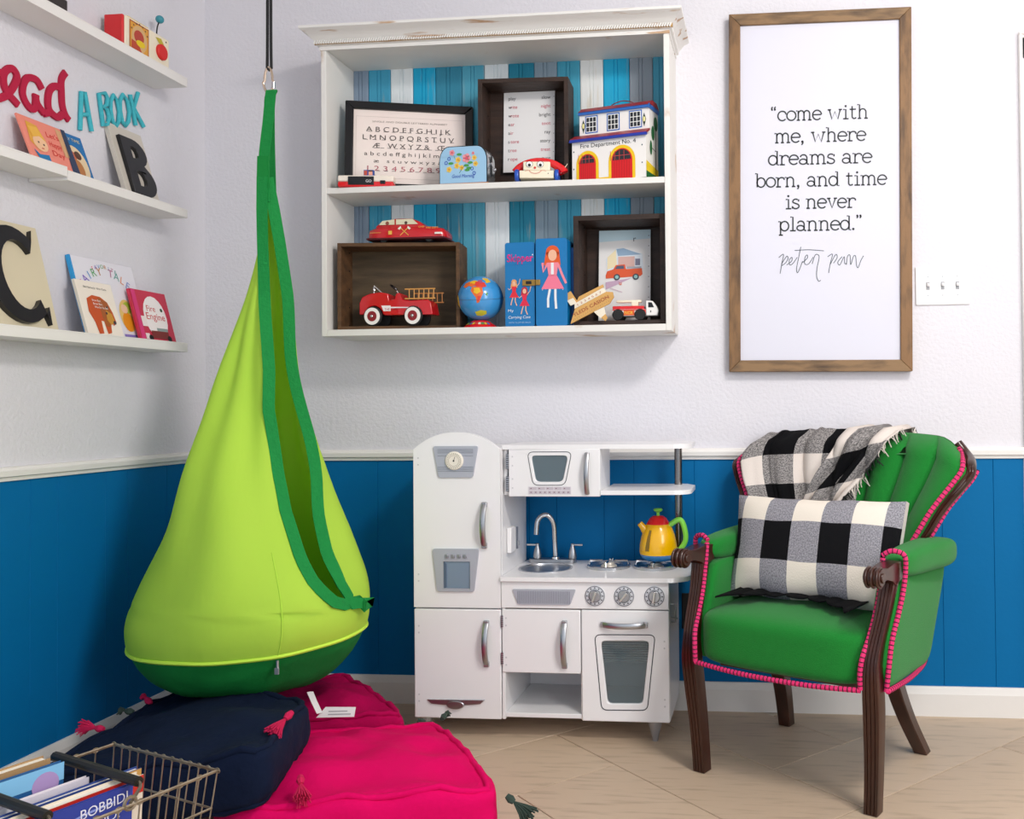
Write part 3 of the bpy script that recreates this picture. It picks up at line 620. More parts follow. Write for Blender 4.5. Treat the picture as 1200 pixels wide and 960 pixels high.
g = G(); g.tube([(-.070,-.0,.083),(-.070,0,.104)], .0015, CHROME, 6); g.tube([(-.070,0,.106),(-.046,0,.086)], .0015, CHROME, 6); g.lathe([(.002,0),(.005,.002),(.004,.008),(.001,.012)], (-.070,0,.092), CHROME, 10); g.build('bell', PD, world=False)
g = G(); pp = P(g, (0, -.0302, 0)); pp.poly([(-.038,.052),(-.012,.052),(-.012,.0485),(.066,.0465),(.066,.045),(-.012,.045),(-.012,.038),(-.032,.038)], flat('F0E8E8'), 1); pp.text('THE CHIEF', -.010, .040, .0075, flat('B01020'), o=2, w=.038)
g.build('lettering', PD, world=False, smooth=0)
# globe
GL = T('tin_toy_globe', 'small blue tin globe with coloured continents beside the brown crate', 'globe', (1.028, -.140, ZB)); GL.scale = (1.04, 1.04, 1.04)
def clipc(rad): return rad
gm = bpy.data.materials.new('globe_print'); gm.use_nodes = True; N_ = gm.node_tree.nodes; L_ = gm.node_tree.links; p_ = N_['Principled BSDF']; p_.inputs['Roughness'].default_value = .25; p_.inputs['Coat Weight'].default_value = .4
p_.inputs['Base Color'].default_value = lin('3E94D2')
g = G(); g.sph((0,0,.094), .069, gm, 32, 20); g.build('ball', GL, world=False)
def patch(g, lon, lat, pts, m, r=.0696):
    vs = []
    for a, b in pts:
        lo, la = radians(lon + a), radians(lat + b); vs.append((r*cos(la)*sin(lo), -r*cos(la)*cos(lo), .094 + r*sin(la)))
    c = sum((Vector(v) for v in vs), Vector())/len(vs) - Vector((0,0,.094)); c = Vector((0,0,.094)) + c.normalized()*r
    n = len(vs); mids = [c + (Vector(v) - c)*.5 for v in vs]; mids = [Vector((0,0,.094)) + (q - Vector((0,0,.094))).normalized()*r for q in mids]
    g.add([c] + mids + vs, [(0, 1+i, 1+(i+1) % n) for i in range(n)] + [(1+i, 1+n+i, 1+n+(i+1) % n, 1+(i+1) % n) for i in range(n)], m)
g = G(); OG = flat('E06A28'); YG = flat('E8B820'); RG = flat('D8382C'); PG = flat('A85078')
patch(g, 0, 0, [(-34,36),(-20,42),(-2,40),(4,28),(-8,24),(-16,28),(-26,22),(-36,26)], OG); patch(g, 0, 0, [(-24,40),(-6,46),(8,44),(0,34),(-14,34)], YG)
patch(g, 0, 0, [(0,40),(16,42),(30,38),(34,26),(22,22),(10,24),(2,28)], RG); patch(g, 0, 0, [(8,46),(22,48),(24,38),(14,34)], PG)
patch(g, 0, 0, [(-6,24),(10,26),(22,22),(24,8),(18,-6),(14,-16),(8,-18),(6,-4),(-2,6),(-8,14)], OG); patch(g, 0, 1, [(0,20),(14,20),(18,10),(8,4),(0,8)], YG, .0698); patch(g, 0, 0, [(10,0),(18,0),(14,-12),(9,-14)], RG, .0699)
patch(g, -62, -8, [(-14,14),(0,16),(10,6),(8,-8),(0,-20),(-8,-10)], YG); patch(g, 18, -46, [(-20,4),(0,10),(18,8),(22,-2),(4,-10),(-16,-8)], flat('C8C030')); patch(g, 34, 6, [(-2,4),(2,2),(0,-6),(-4,-2)], flat('5A9A48')); patch(g, 40, 46, [(-16,10),(10,12),(14,-4),(-4,-10)], YG)
g.build('continents', GL, world=False, smooth=60)
G().tube([(.0697*cos(a*pi/18), .0697*sin(a*pi/18)*.98, .094+.0697*.17*sin(a*pi/18)) for a in range(36)], .0006, flat('3A5A70'), 4, closed=True).build('equator', GL, world=False)
G().lathe([(.020,.026),(.030,.022),(.034,.018),(.050,.008),(.054,.003),(.052,0),(.02,0)], (0,0,0), REDP, 28).build('base', GL, world=False)
g = G()
for k in range(9): a = -pi/2 + (k-4)*.22; c = [flat(h) for h in ('E8C030','3A9A50','3070C0','E8C030','D84030','F0E8D0','3A9A50','E8C030','3070C0')][k]; g.add([(r*cos(b)*1.01, r*sin(b)*1.01, z+.0012) for r, z, b in ((.0365,.0165,a-.09),(.0365,.0165,a+.09),(.0475,.0095,a+.09),(.0475,.0095,a-.09))], [(0,1,2,3)], c)
g.build('printed_band', GL, world=False, smooth=0)
# doll carrying case (two halves)
DC = T('doll_carrying_case', 'bright blue hinged doll case with pink lettering and girls in red and pink dresses', 'carrying case', (1.225, -.120, ZB), rotz=radians(-3)); DC.scale = (1, 1, .96)
CBm = mat('case_vinyl', '0074B4', .4, coat=.1); CBd = mat('case_vinyl_dark', '0858A0', .35)
G().prism(rrect(-.100, 0, -.003, .278, .008), 'y', -.070, .045, CBm).build('left_half', DC, world=False, bevel=.003)
G().prism(rrect(.003, 0, .104, .286, .008), 'y', -.078, .045, CBm).build('right_half', DC, world=False, bevel=.003)
G().prism(rrect(.1035, 0, .112, .262, .003), 'y', -.03, .045, CBd).build('side_flap', DC, world=False, bevel=.003)
g = G(); g.box(-.042, .0, -.0745, -.070, .134, .154, mat('brass', 'B08A48', .3, .9)); g.box(.003, .018, -.0825, -.078, .134, .152, mat('brass', 'B08A48', .3, .9)); g.box(-.03,-.012,-.077,-.0745,.139,.149, BLACKM); g.build('clasp', DC, world=False, bevel=.001)
g = G(); pl = P(g, (0, -.070, 0)); pr = P(g, (0, -.078, 0)); HP = flat('E8308C'); SK = flat('F0B898'); HR = flat('E05820'); WT = flat('E8ECF0')
pl.text('Skipper', -.050, .214, .034, HP, w=.086); pl.text('Skipper', -.0505, .2145, .037, HP, w=.083); pl.rect(-.011,.234,-.007,.238,WT,1)
def girl(p, x, z, s, dress, hair, pose=0, jacket=None):
    # plain generic figure: hair, face, dress, limbs
    p.poly([(x-.10*s, z+.86*s), (x+.10*s, z+.86*s), (x+.12*s, z+.66*s), (x-.13*s, z+.66*s)], hair, 1); p.circ(x, z+.86*s, .10*s, hair, 1)
    p.circ(x, z+.81*s, .065*s, SK, 2, ry=.085*s); p.poly([(x-.09*s, z+.70*s), (x+.09*s, z+.70*s), (x+.06*s, z+.50*s), (x-.06*s, z+.50*s)], jacket or dress, 3)
    p.poly([(x-.06*s, z+.51*s), (x+.06*s, z+.51*s), (x+.17*s, z+.30*s), (x-.17*s, z+.30*s)], dress, 3)
    if pose: p.stroke([(x+.08*s, z+.68*s), (x+.18*s, z+.80*s), (x+.22*s, z+.98*s)], .022*s, SK, 2); p.stroke([(x-.08*s, z+.66*s), (x-.18*s, z+.58*s), (x-.22*s, z+.64*s)], .022*s, SK, 2)
    else: p.stroke([(x+.08*s, z+.68*s), (x+.14*s, z+.52*s), (x+.20*s, z+.38*s)], .035*s, jacket or SK, 2); p.stroke([(x-.08*s, z+.68*s), (x-.14*s, z+.56*s), (x-.15*s, z+.70*s)], .035*s, jacket or SK, 2)
    k = .10 if pose else .05
    p.stroke([(x-.04*s, z+.31*s), (x-.05*s-k*s*.4, z+.15*s), (x-k*s-.02*s, z+.02*s)], .035*s, WT if not pose else SK, 2); p.stroke([(x+.04*s, z+.31*s), (x+.04*s, z+.15*s), (x+k*s, z)], .035*s, WT if not pose else SK, 2)
girl(pr, .058, .056, .215, flat('F07A96'), HR, 0, flat('F08A9A')); pr.rect(.053,.168,.062,.206,WT,4)
girl(pl, -.070, .070, .090, flat('E02838'), flat('E8A060'), 1); girl(pl, -.036, .040, .095, flat('E02848'), flat('B82838'), 1)
for k in range(7): pr.circ(.025+k*.011, .118+.003*(k % 2), .0015, WT, 1, n=6)
pl.text('My', -.090, .050, .012, WT, w=.018, al='l'); pl.text('Carrying Case', -.090, .028, .013, WT, w=.072, al='l', shear=.2); pl.text('WITH CLOTHES RACK', -.088, .012, .007, flat('A8C8E0'), w=.072, al='l'); pl.rect(-.092,.204,-.01,.2046,CBd,1)
g.build('printed_decoration', DC, world=False, smooth=0)
# right crate and card
CR3 = crate('small_dark_crate', 'dark crate at the right end of the lower shelf holding a fire truck picture', 1.340, 1.630, -.178, -.03, ZB, 1.590, CRATED, .016)
TC = T('fire_truck_picture', 'white card with a drawing of an orange fire truck, standing inside the small dark crate', 'card', (1.476, -.070, ZB+.024), rot=(radians(-5), 0, 0))
G().box(-.078, .092, -.001, .001, 0, .300, PAPER).build('card', TC, world=False, smooth=0)
g = G(); pp = P(g, (0, -.001, 0)); OR = flat('E0582C')
pp.poly([(-.078,.262),(.092,.270),(.092,.300),(-.078,.300)], flat('C8E0EA'), 0); pp.poly([(-.055,.205),(-.02,.240),(.005,.238),(.065,.220),(.068,.170),(-.05,.165)], flat('DCE4EC'), 1)
pp.poly([(-.020,.237),(.003,.240),(.062,.218),(-.015,.214)], flat('8FAAC4'), 2); pp.rect(-.014,.178,.040,.212,flat('D8B0A8'),2); pp.poly([(-.05,.21),(-.022,.236),(-.018,.18),(-.05,.17)], flat('F0E0B8'), 2); pp.rect(.042,.182,.058,.204,flat('7A7A90'),3)
pp.poly([(-.055,.150),(-.050,.164),(-.030,.170),(-.022,.184),(.008,.186),(.012,.170),(.064,.172),(.066,.152),(.060,.146),(-.054,.140)], OR, 4); pp.poly([(-.024,.171),(-.018,.181),(.004,.182),(.006,.171)], flat('505870'), 5)
for x in (-.018, .044): pp.circ(x, .144, .0105, flat('404450'), 5); pp.circ(x, .144, .006, flat('90C0C0'), 6)
pp.rect(.014,.172,.062,.178,flat('A8A8B0'),5); pp.poly([(-.055,.128),(.03,.140),(-.02,.118),(-.054,.104)], flat('C8A8C0'), 3); pp.stroke([(-.04,.108),(.0,.094)], .003, flat('D8C0CC'), 3)
pp.text('r', .040, .262, .026, BK); pp.text('u', -.006, .118, .02, OR, o=7)
for k in range(8): pp.circ(.086, .28 - k*.034, .0016, BK, 1, n=6)
g.build('drawing', TC, world=False, smooth=0)
# ruler airplane
RA = T('yardstick_toy_airplane', 'toy airplane built of old wooden yardsticks lying at the front of the lower shelf', 'toy airplane', (1.402, -.190, ZB+.040), rot=(0, radians(-27), 0)); RA.scale = (1.06, 1, .98)
Y_A = mat('yardstick_yellow', 'D8A860', .6, n=(20, .3), h2='B88848'); Y_W = mat('yardstick_white', 'EDE4D0', .6); IK = flat('9A3020')
def pc(name, poly, y0, y1, m): G().prism(poly, 'y', y0, y1, m).build(name, RA, world=False, bevel=.0008)
pc('fuselage', [(-.072,.0),(.058,-.002),(.078,.010),(.082,.026),(.066,.036),(-.040,.036)], -.012, -.004, Y_A)
pc('fuselage', [(-.042,.037),(.066,.037),(.062,.054),(-.034,.052)], -.008, 0, Y_W); pc('fuselage', [(-.030,.053),(.064,.055),(.066,.064),(-.014,.066)], -.004, .006, Y_A)
pc('tail_fin', [(-.048,.052),(-.024,.052),(-.028,.094),(-.054,.092)], -.006, -.001, Y_A); pc('tail_fin', [(-.048,.052),(-.028,.050),(-.030,.070),(-.050,.072)], -.008, -.0061, Y_W)
pc('wing', [(.006,-.002),(.040,-.004),(.034,-.026),(.016,-.034)], -.018, -.012, Y_W); pc('wing', [(.018,-.03),(.034,-.026),(.034,-.04),(.024,-.046)], -.020, -.013, Y_A)
g = G(); pp = P(g, (0, -.012, 0)); pp.text('YLEDS CASION', .006, .014, .016, IK, w=.118); g2 = P(g, (0, -.008, 0)); g2.text('1 2 3 4 5 6 7', .012, .041, .009, flat('B86A50'), w=.08)
for k in range(18): pp.rect(-.06+k*.007, .004, -.0595+k*.007, .008, BK, 1)
g2.text('66', .022, -.02, .009, BK); g.build('lettering', RA, world=False, smooth=0)
# white toy fire truck
WT_ = T('white_toy_fire_truck', 'small white and red toy fire truck with black wheels in the small dark crate', 'toy fire truck', (1.530, -.140, ZB+.016))
G().prism([(-.072,.014),(.038,.014),(.038,.036),(-.072,.036)], 'y', -.024, .024, TW).build('bed', WT_, world=False, bevel=.002)
G().prism([(.036,.014),(.072,.014),(.076,.030),(.070,.044),(.058,.060),(.036,.062)], 'y', -.026, .026, TW).build('cab', WT_, world=False, bevel=.003)
G().box(-.070, .030, -.022, .022, .036, .046, REDP).build('hose_box', WT_, world=False, bevel=.002)
G().box(-.060, .020, -.010, .010, .058, .066, IV).build('ladder', WT_, world=False, bevel=.002); G().box(-.012, .010, -.012, .012, .046, .060, IV).build('turntable', WT_, world=False, bevel=.002)
for x in (-.052, .018):
    for y in (-.025, .025): G().lathe([(.004,-.006),(.016,-.006),(.018,-.003),(.018,.003),(.016,.006),(.004,.006)], (x,y,.018), BLACKR, 18, 'y').build('wheel', WT_, world=False)
g = G(); pp = P(g, (0, -.0243, 0)); pp.rect(-.034,.016,.0,.034,flat('E06028'),1); pp.poly([(.036,.016),(.036,.034),(.020,.036)], flat('D83028'), 1); pp.text('NCR', -.018,.020,.013,flat('F0D040'), w=.026, o=2); pp.rect(-.070,.032,.036,.035,flat('D83028'),2)
p2 = P(g, (0, -.0263, 0)); p2.poly([(.044,.040),(.062,.040),(.055,.055),(.044,.056)], BLACKM, 1); p2.rect(.050,.024,.053,.030,BK,1); g.build('printed_decoration', WT_, world=False, smooth=0)

# ================================================================ LEFT WALL SHELVES
def ledge(label, y0, y1, z0, z1):
    s = T('wall_shelf', label, 'shelf', (0, (y0+y1)/2, z0))
    G().box(.001, .1146, y0, y1, z0, z1, TRIM).build('board', s, bevel=.001)
    G().box(.105, .1146, y0+.0005, y1-.0005, z1-.0005, z1+.004, TRIM).build('lip', s, bevel=.001); return s
ledge('top white wall ledge on the left wall carrying the toy radio', -1.75, -.269, 2.0187, 2.044)
ledge('middle white ledge nearer the corner, carrying the black letter B block', -.770, -.269, 1.601, 1.624)
ledge('middle white ledge nearer the camera, abutting another ledge at a seam', -1.75, -.772, 1.609, 1.632)
ledge('lowest white wall ledge carrying the letter C block and fairy tale books', -1.75, -.269, 1.175, 1.200)
SB, SM_, ST = 1.200, 1.624, 2.044
# radio
RDO = T('toy_radio', 'cream and red toy pocket radio with yellow handle on the top ledge', 'toy radio', (.050, -.405, ST))
G().box(.018, .078, -.505, -.305, ST, ST+.112, IV).build('body', RDO, bevel=.004)
G().box(.019, .077, -.516, -.506, ST+.002, ST+.110, flat('D8282C')).build('side_panel', RDO, bevel=.003)
G().tube([(.048,-.455,ST+.110),(.048,-.455,ST+.124),(.048,-.37,ST+.124),(.048,-.37,ST+.110)], .006, flat('E8C428'), 8).build('handle', RDO)
G().tube(bez([(.048,-.325,ST+.110),(.048,-.32,ST+.15),(.048,-.31,ST+.172)],4), .002, BLACKR, 6).build('antenna', RDO)
G().sph((.048,-.308,ST+.180), .0125, flat('3A90A0'), 14, 8).build('antenna_ball', RDO)
G().lathe([(.001,0),(.024,0),(.024,.006),(.02,.009),(.001,.009)], (.078,-.345,ST+.060), flat('D8201C'), 24, 'x').build('dial', RDO)
g = G(); pp = P(g, (.078, 0, ST), R=(0,1,0)); pp.rect(-.488,.012,-.402,.106,flat('B8622C'),0); pp.rect(-.484,.016,-.406,.102,flat('E0A038'),1); pp.circ(-.445,.060,.034,flat('D8B078'),2,ry=.040); pp.circ(-.447,.066,.022,flat('B84030'),3,ry=.020); pp.circ(-.440,.048,.020,flat('E8C818'),4,ry=.010); pp.poly([(-.48,.018),(-.43,.018),(-.45,.046),(-.48,.05)], flat('C04828'),3)
pp.poly([(-.372,.098),(-.345,.102),(-.325,.080),(-.345,.076)], flat('C0B030'), 1); pp.circ(-.322,.100,.003,BK,1,n=8)
for k in range(7): a = radians(30+k*20); pp.circ(-.445+.040*cos(a), .060+.045*sin(a), .003, flat('6A4A28'), 4, n=6)
g.build('printed_decoration', RDO, smooth=0)
# thing at frame top
DB = T('dark_toy_figure', 'dark toy at the picture top edge, left of the toy radio', 'toy', (.06, -.80, ST))
g = G(); g.box(.03, .085, -.86, -.735, ST, ST+.05, mat('dark_toy', '2A201C', .4)); g.build('base', DB, bevel=.004); G().box(.035,.080,-.85,-.745,ST+.05,ST+.12, flat('B83028')).build('body', DB, bevel=.006)
# words on the wall
RD_ = T('read_wall_word', 'dark red cursive wall word ending in ead above the picture books', 'wall lettering', (0, -.80, 1.84))
for q, nm in ((([(-.898,1.786),(-.878,1.786),(-.861,1.794),(-.842,1.809),(-.823,1.836),(-.812,1.865),(-.823,1.88),(-.838,1.877),(-.853,1.859),(-.854,1.833),(-.842,1.812),(-.823,1.801),(-.808,1.792)], [(-.98,1.79),(-.97,1.85),(-.94,1.862),(-.900,1.848),(-.869,1.856),(-.855,1.86)]), 'letter'),
    (([(-.729,1.861),(-.747,1.879),(-.775,1.876),(-.79,1.856),(-.794,1.828),(-.783,1.807),(-.765,1.796),(-.752,1.806),(-.750,1.84)], [(-.752,1.838),(-.745,1.815),(-.722,1.797)]), 'letter'),
    (([(-.645,1.937),(-.66,1.912),(-.66,1.877),(-.657,1.841),(-.647,1.818),(-.633,1.806)], [(-.662,1.886),(-.684,1.885),(-.703,1.866),(-.709,1.835),(-.703,1.811),(-.676,1.801),(-.657,1.816)], [(-.724,1.796),(-.701,1.808)]), 'letter')):
    g = G()
    for s in q:
        pts = bez([(0, a, b) for a, b in s], 5); n = len(pts); A_ = []; B_ = []
        for i, p in enumerate(pts):
            d = pts[min(i+1, n-1)] - pts[max(i-1, 0)]; nn = Vector((0, -d.z, d.y)).normalized()*.0092; A_.append(p+nn); B_.append(p-nn)
        g.rings([[Vector((.001, a.y, a.z)), Vector((.007+.0007*q.index(s), a.y, a.z)), Vector((.007+.0007*q.index(s), b.y, b.z)), Vector((.001, b.y, b.z))] for a, b in zip(A_, B_)], REDFELT)
        kk = len(A_)*4
        for i_ in range(len(A_)):
            for c_ in (1, 2): g.v[-kk + i_*4 + c_].x += .0007*i_/len(A_)
    g.build(nm, RD_, smooth=0)
for ch, ss in (('A', [[(-.594,1.790),(-.589,1.901),(-.577,1.905),(-.549,1.800)], [(-.591,1.835),(-.562,1.845)]]),
    ('B', [[(-.520,1.919),(-.503,1.829),(-.486,1.838),(-.478,1.862),(-.489,1.885),(-.508,1.883),(-.489,1.895),(-.485,1.917),(-.495,1.929),(-.520,1.919)]]),
    ('O', [[(-.46,1.935),(-.444,1.922),(-.435,1.892),(-.438,1.863),(-.449,1.845),(-.464,1.855),(-.472,1.884),(-.473,1.912),(-.46,1.935)]]),
    ('O', [[(-.42,1.95),(-.4,1.937),(-.391,1.906),(-.395,1.876),(-.408,1.859),(-.423,1.867),(-.432,1.897),(-.433,1.926),(-.42,1.95)]]),
    ('K', [[(-.388,1.961),(-.363,1.873)], [(-.352,1.979),(-.372,1.925),(-.326,1.880)]])):
    g = G()
    for q in ss: 
        cl_ = len(q) > 5; g.tube([(.007, a, b) for a, b in (q[:-1] if cl_ else q)], .0062, YARN, 8, closed=cl_)
    lb = {'A': 'fuzzy teal letter A on the wall above the picture books', 'B': 'fuzzy teal letter B on the wall', 'K': 'fuzzy teal letter K, nearest the corner of the teal wall letters'}.get(ch) or ('fuzzy teal letter O next to the letter B' if ss[0][0][0] < -.44 else 'fuzzy teal letter O next to the letter K')
    tag(g.build('wall_letter', smooth=60), lb, 'wall lettering', 'teal yarn letters spelling A BOOK')
# leaning books / blocks
def lean(name, label, cat, x, y0, y1, z, tilt, h, th, m, group=None, spine=None):
    t = T(name, label, cat, (x, (y0+y1)/2, z + .001), rot=(0, radians(-tilt), 0), group=group); hw_ = (y1-y0)/2
    G().box(-th, 0, -hw_, hw_, 0, h, m).build('block' if cat == 'decor' else 'cover', t, world=False, bevel=.001)
    g = G(); return t, g, P(g, (0, 0, 0), R=(0,1,0)), hw_
BLK = mat('letter_black', '16161A', .35)
BBD = mat('letter_board', 'CFC8BC', .6)
t, g, pp, w_ = lean('letter_block', 'tall white board with a raised black letter B on the middle ledge', 'decor', .076, -.490, -.342, SM_, 17, .232, .014, BBD)
yy = -.066
g.prism([(-.052,.012),(-.052,.196),(.0,.196)] + [(a, b) for a, b in arc(.004,.152,.050,.044,90,-60,8)] + arc(.006,.062,.056,.052,50,-90,10), 'x', .0, .012, BLK, holes=[[(a, b) for a, b in ([(-.014,.132),(-.014,.168)] + arc(.0,.150,.014,.018,90,-90,6))], [(a, b) for a, b in ([(-.014,.042),(-.014,.090)] + arc(.0,.066,.020,.024,90,-90,6))]])
g.build('letter', t, world=False, bevel=.003)
t, g, pp, w_ = lean('letter_block', 'cream board with a raised black letter C on the lowest ledge', 'decor', .086, -.975, -.765, SB, 14, .285, .014, mat('letter_board_cream', 'D9CDB0', .6))
A1 = arc(-.004, .140, .098, .128, 48, 322, 24); A2 = arc(.006, .140, .058, .092, 318, 42, 22)
g.prism(A1 + [(.070,.012)] + A2 + [(.070,.268)], 'x', 0, .014, BLK); g.build('letter', t, world=False, bevel=.003)
# upper picture books
t, g, pp, w_ = lean('picture_book', 'blue picture book, part hidden, nearest the letter B block', 'book', .060, -.720, -.595, SM_, 20, .150, .005, flat('1470B0'), 'picture books on the middle ledge')
pp.text('STORY TIME', .01, .128, .013, flat('E8D8A0'), w=.08); pp.circ(.012, .055, .042, flat('E8D0A8'), 1, ry=.058); pp.circ(.004, .08, .014, flat('C86A48'), 2); pp.circ(.024, .085, .013, flat('5A3828'), 2); pp.circ(.014, .04, .018, flat('B87840'), 3, ry=.03); pp.rect(-.02,.0,.05,.022,flat('C84838'),3)
g.build('cover_print', t, world=False, smooth=0)
t, g, pp, w_ = lean('picture_book', 'coral picture book with a blond child in a blue top, title lettering in red', 'book', .078, -.835, -.672, SM_, 22, .150, .006, mat('cover_coral', 'F08C78', .4), 'picture books on the middle ledge')
HB = flat('E8A83C'); pp.poly([(-.06,.135),(-.025,.130),(-.012,.09),(-.018,.058),(-.045,.052),(-.068,.075)], HB, 1); pp.circ(-.034, .076, .024, flat('F4C49A'), 2); pp.poly([(-.060,.12),(-.028,.125),(-.010,.085),(-.030,.098),(-.052,.09)], flat('F0B848'), 3); pp.circ(-.040,.078,.0028,BK,4,n=8); pp.circ(-.024,.074,.0028,BK,4,n=8); pp.rect(-.036,.060,-.028,.063,flat('C83828'),4)
pp.poly([(-.066,.052),(-.05,.040),(-.018,.046),(-.018,.001),(-.058,.001),(-.056,.025)], flat('0878B0'), 3)
for k, s in enumerate(("Let's", 'Happy', 'Day')): pp.text(s, .022, .106-.027*k, .023, flat('D8281C'), w=.042)
pp.poly([(.052,.0),(.081,.0),(.081,.15),(.066,.15)], flat('2C3A58'), 1); pp.poly([(.046,.06),(.062,.06),(.064,.14),(.044,.145)], flat('D8A878'), 1); g.build('cover_print', t, world=False, smooth=0)
# bottom books
t, g, pp, w_ = lean('picture_book', 'large white fairy tale book with rainbow coloured title, behind two smaller books', 'book', .072, -.640, -.388, SB, 15, .236, .006, mat('cover_white', 'E8E6EE', .5), 'story books on the lowest ledge')
G().box(-.010, .001, -.1295, -.124, 0, .236, flat('2A9AD8')).build('spine', t, world=False)
cols = [flat(h) for h in ('E0607A','8A6AC8','4A90D0','5AA860','C88A50','7A98C8','B86A90','6AA8A0','E09060','8098D0','D87898')]
for s, rr, z0, sz, k0 in (('FAVORITE', .10, .132, .017, 0), ('FAIRY TALES', .125, .086, .034, 1)):
    for i, c in enumerate(s):
        a = (i - (len(s)-1)/2) * (.022 if k0 else .013) / rr
        if c != ' ': pp.text(c, rr*sin(a)*1.0, z0 + rr*cos(a) - .02, sz, cols[i % 11], rot=-a*.8)
pp.circ(.055, .075, .034, flat('E8C878'), 1, ry=.05); pp.circ(.05, .055, .022, flat('E8921C'), 2, ry=.03); pp.circ(.045, .095, .014, flat('F0C8A8'), 3); pp.circ(.06, .10, .018, flat('A8C040'), 2); pp.rect(.02,.004,.12,.016,flat('8A78C0'),2); g.build('cover_print', t, world=False, smooth=0)
t, g, pp, w_ = lean('picture_book', 'cream picture book with an orange brown bear on its cover', 'book', .094, -.668, -.528, SB, 16, .162, .008, mat('cover_cream', 'F4EADC', .5), 'story books on the lowest ledge')
BR = flat('C8521C'); B2 = flat('A85A24'); B3 = flat('C89030')
pp.poly([(-.048,.070),(-.044,.108),(-.020,.120),(.010,.118),(.034,.104),(.046,.075),(.052,.045),(.038,.034),(.030,.050),(.022,.012),(.006,.008),(.002,.045),(-.008,.046),(-.010,.008),(-.028,.006),(-.034,.040)], BR, 1)
pp.poly([(.0,.116),(.034,.104),(.040,.07),(.022,.03),(.008,.03),(.0,.06)], B2, 2); pp.poly([(.020,.08),(.040,.07),(.046,.046),(.028,.036),(.016,.05)], B3, 3); pp.circ(.044,.044,.006,BK,4,n=8); pp.circ(.020,.070,.004,BK,4,n=8); pp.circ(.028,.088,.004,BK,4,n=8)
pp.text('Bill Martin Jr / Eric Carle', 0, .140, .008, BK, w=.088); pp.text('Brown Bear,', -.008, .102, .009, WH, o=5, w=.034); pp.text('Brown Bear,', -.006, .092, .009, WH, o=5, w=.036); pp.text('What Do You See?', .004, .082, .009, WH, o=5, w=.052)
g.box(-.0085,-.0005,-.0712,-.070,0,.162,flat('E8E0D0')); p3 = P(g, (-.004, -.0712, 0)); 
g.build('cover_print', t, world=False, smooth=0)
t, g, pp, w_ = lean('picture_book', 'red picture book titled Fire Engine with a white oval, nearest the corner', 'book', .094, -.455, -.292, SB, 15, .162, .010, mat('cover_red', 'C82A48', .4), 'story books on the lowest ledge')
pp.circ(.008, .078, .052, flat('F4ECEA'), 1, ry=.068); pp.text('Fire', -.006, .096, .027, flat('C81E28'), o=2); pp.text('Engine', .008, .070, .031, flat('C81E28'), o=2, w=.085); pp.rect(-.028,.010,.050,.034,flat('7A2420'),3); pp.rect(.0,.034,.05,.044,flat('8A9A98'),3); pp.circ(.042,.104,.006,flat('204828'),2); pp.rect(-.06,.046,-.038,.078,flat('F0E4E0'),2)
pp.rect(-.078,.0,-.06,.16,flat('D83878'),1); pp.circ(-.036,.010,.010,BLACKR,4,n=12) ; pp.circ(.05,.012,.010,BLACKR,4,n=12); pp.rect(-.058,.006,-.040,.024,flat('F0E4E0'),2); g.build('cover_print', t, world=False, smooth=0)

# ================================================================ PLAY KITCHEN
K = T('play_kitchen', 'white wooden retro toy kitchen with fridge, microwave, sink and oven', 'play kitchen', (1.28, -.17, 0))
F = -.322; BKY = -.030
def kb(name, *a, m=WHITE, b=.002): return G().box(*a, m).build(name, K, bevel=b)
def archp(x0, x1, z0, zs, zt, n=20, r=.018):
    cx = (x0+x1)/2; out = [(x0, z0), (x1, z0)]
    for i in range(n + 1):
        t = 1 - 2*i/n; out.append((cx + (x1-x0)/2*t, zs + (zt-zs)*(1 - abs(t)**2.3)))
    return out
# fridge carcass
g = G(); g.prism([(.873,.060),(1.143,.060),(1.143,.868),(.873,.868)], 'y', F+.017, BKY, WHITE, holes=[[(.890,.075),(1.126,.075),(1.126,.852),(.890,.852)]]); g.build('fridge_body', K, bevel=.001)
kb('fridge_back', .890, 1.126, BKY-.006, BKY, .075, .85)
kb('fridge_shelf', .889, 1.127, F+.02, BKY-.006, .380, .395)
def door(name, poly, x_, lab=None, holes=()):
    o = G().prism(poly, 'y', F, F+.015, WHITE, holes=holes).build(name, K, bevel=.003)
    MW[o] = MW[K]; 
    if lab: plab(o, lab)
    return o
d1 = door('fridge_door', archp(.874,1.142,.391,.866,.917), 0, 'upper fridge door with dial and ice dispenser'); d2 = door('fridge_door', [(.874,.060),(1.142,.060),(1.142,.386),(.874,.386)], 0, 'lower fridge door with winged badge')
def handle(par, x, z0, z1, horiz=False):
    n = 12; pts = []
    for i in range(n + 1):
        t = i/n; d = .006 + .020 * sin(pi*t)**.7
        pts.append((x, F - d, z0 + (z1-z0)*t) if not horiz else (z0 + (z1-z0)*t, F - d, x))
    flt = ((1,0,0), .55) if not horiz else ((0,0,1), .55)
    g = G(); g.tube(pts, .0095, STEEL, 10, flatten=flt)
    for q in (pts[0], pts[-1]): g.box(q[0]-.008, q[0]+.008, F-.010, F+.0005, q[2]-.008, q[2]+.008, STEEL)
    return g.build('handle', par, bevel=.002)
handle(d1, 1.095, .578, .700); handle(d2, 1.099, .225, .347)
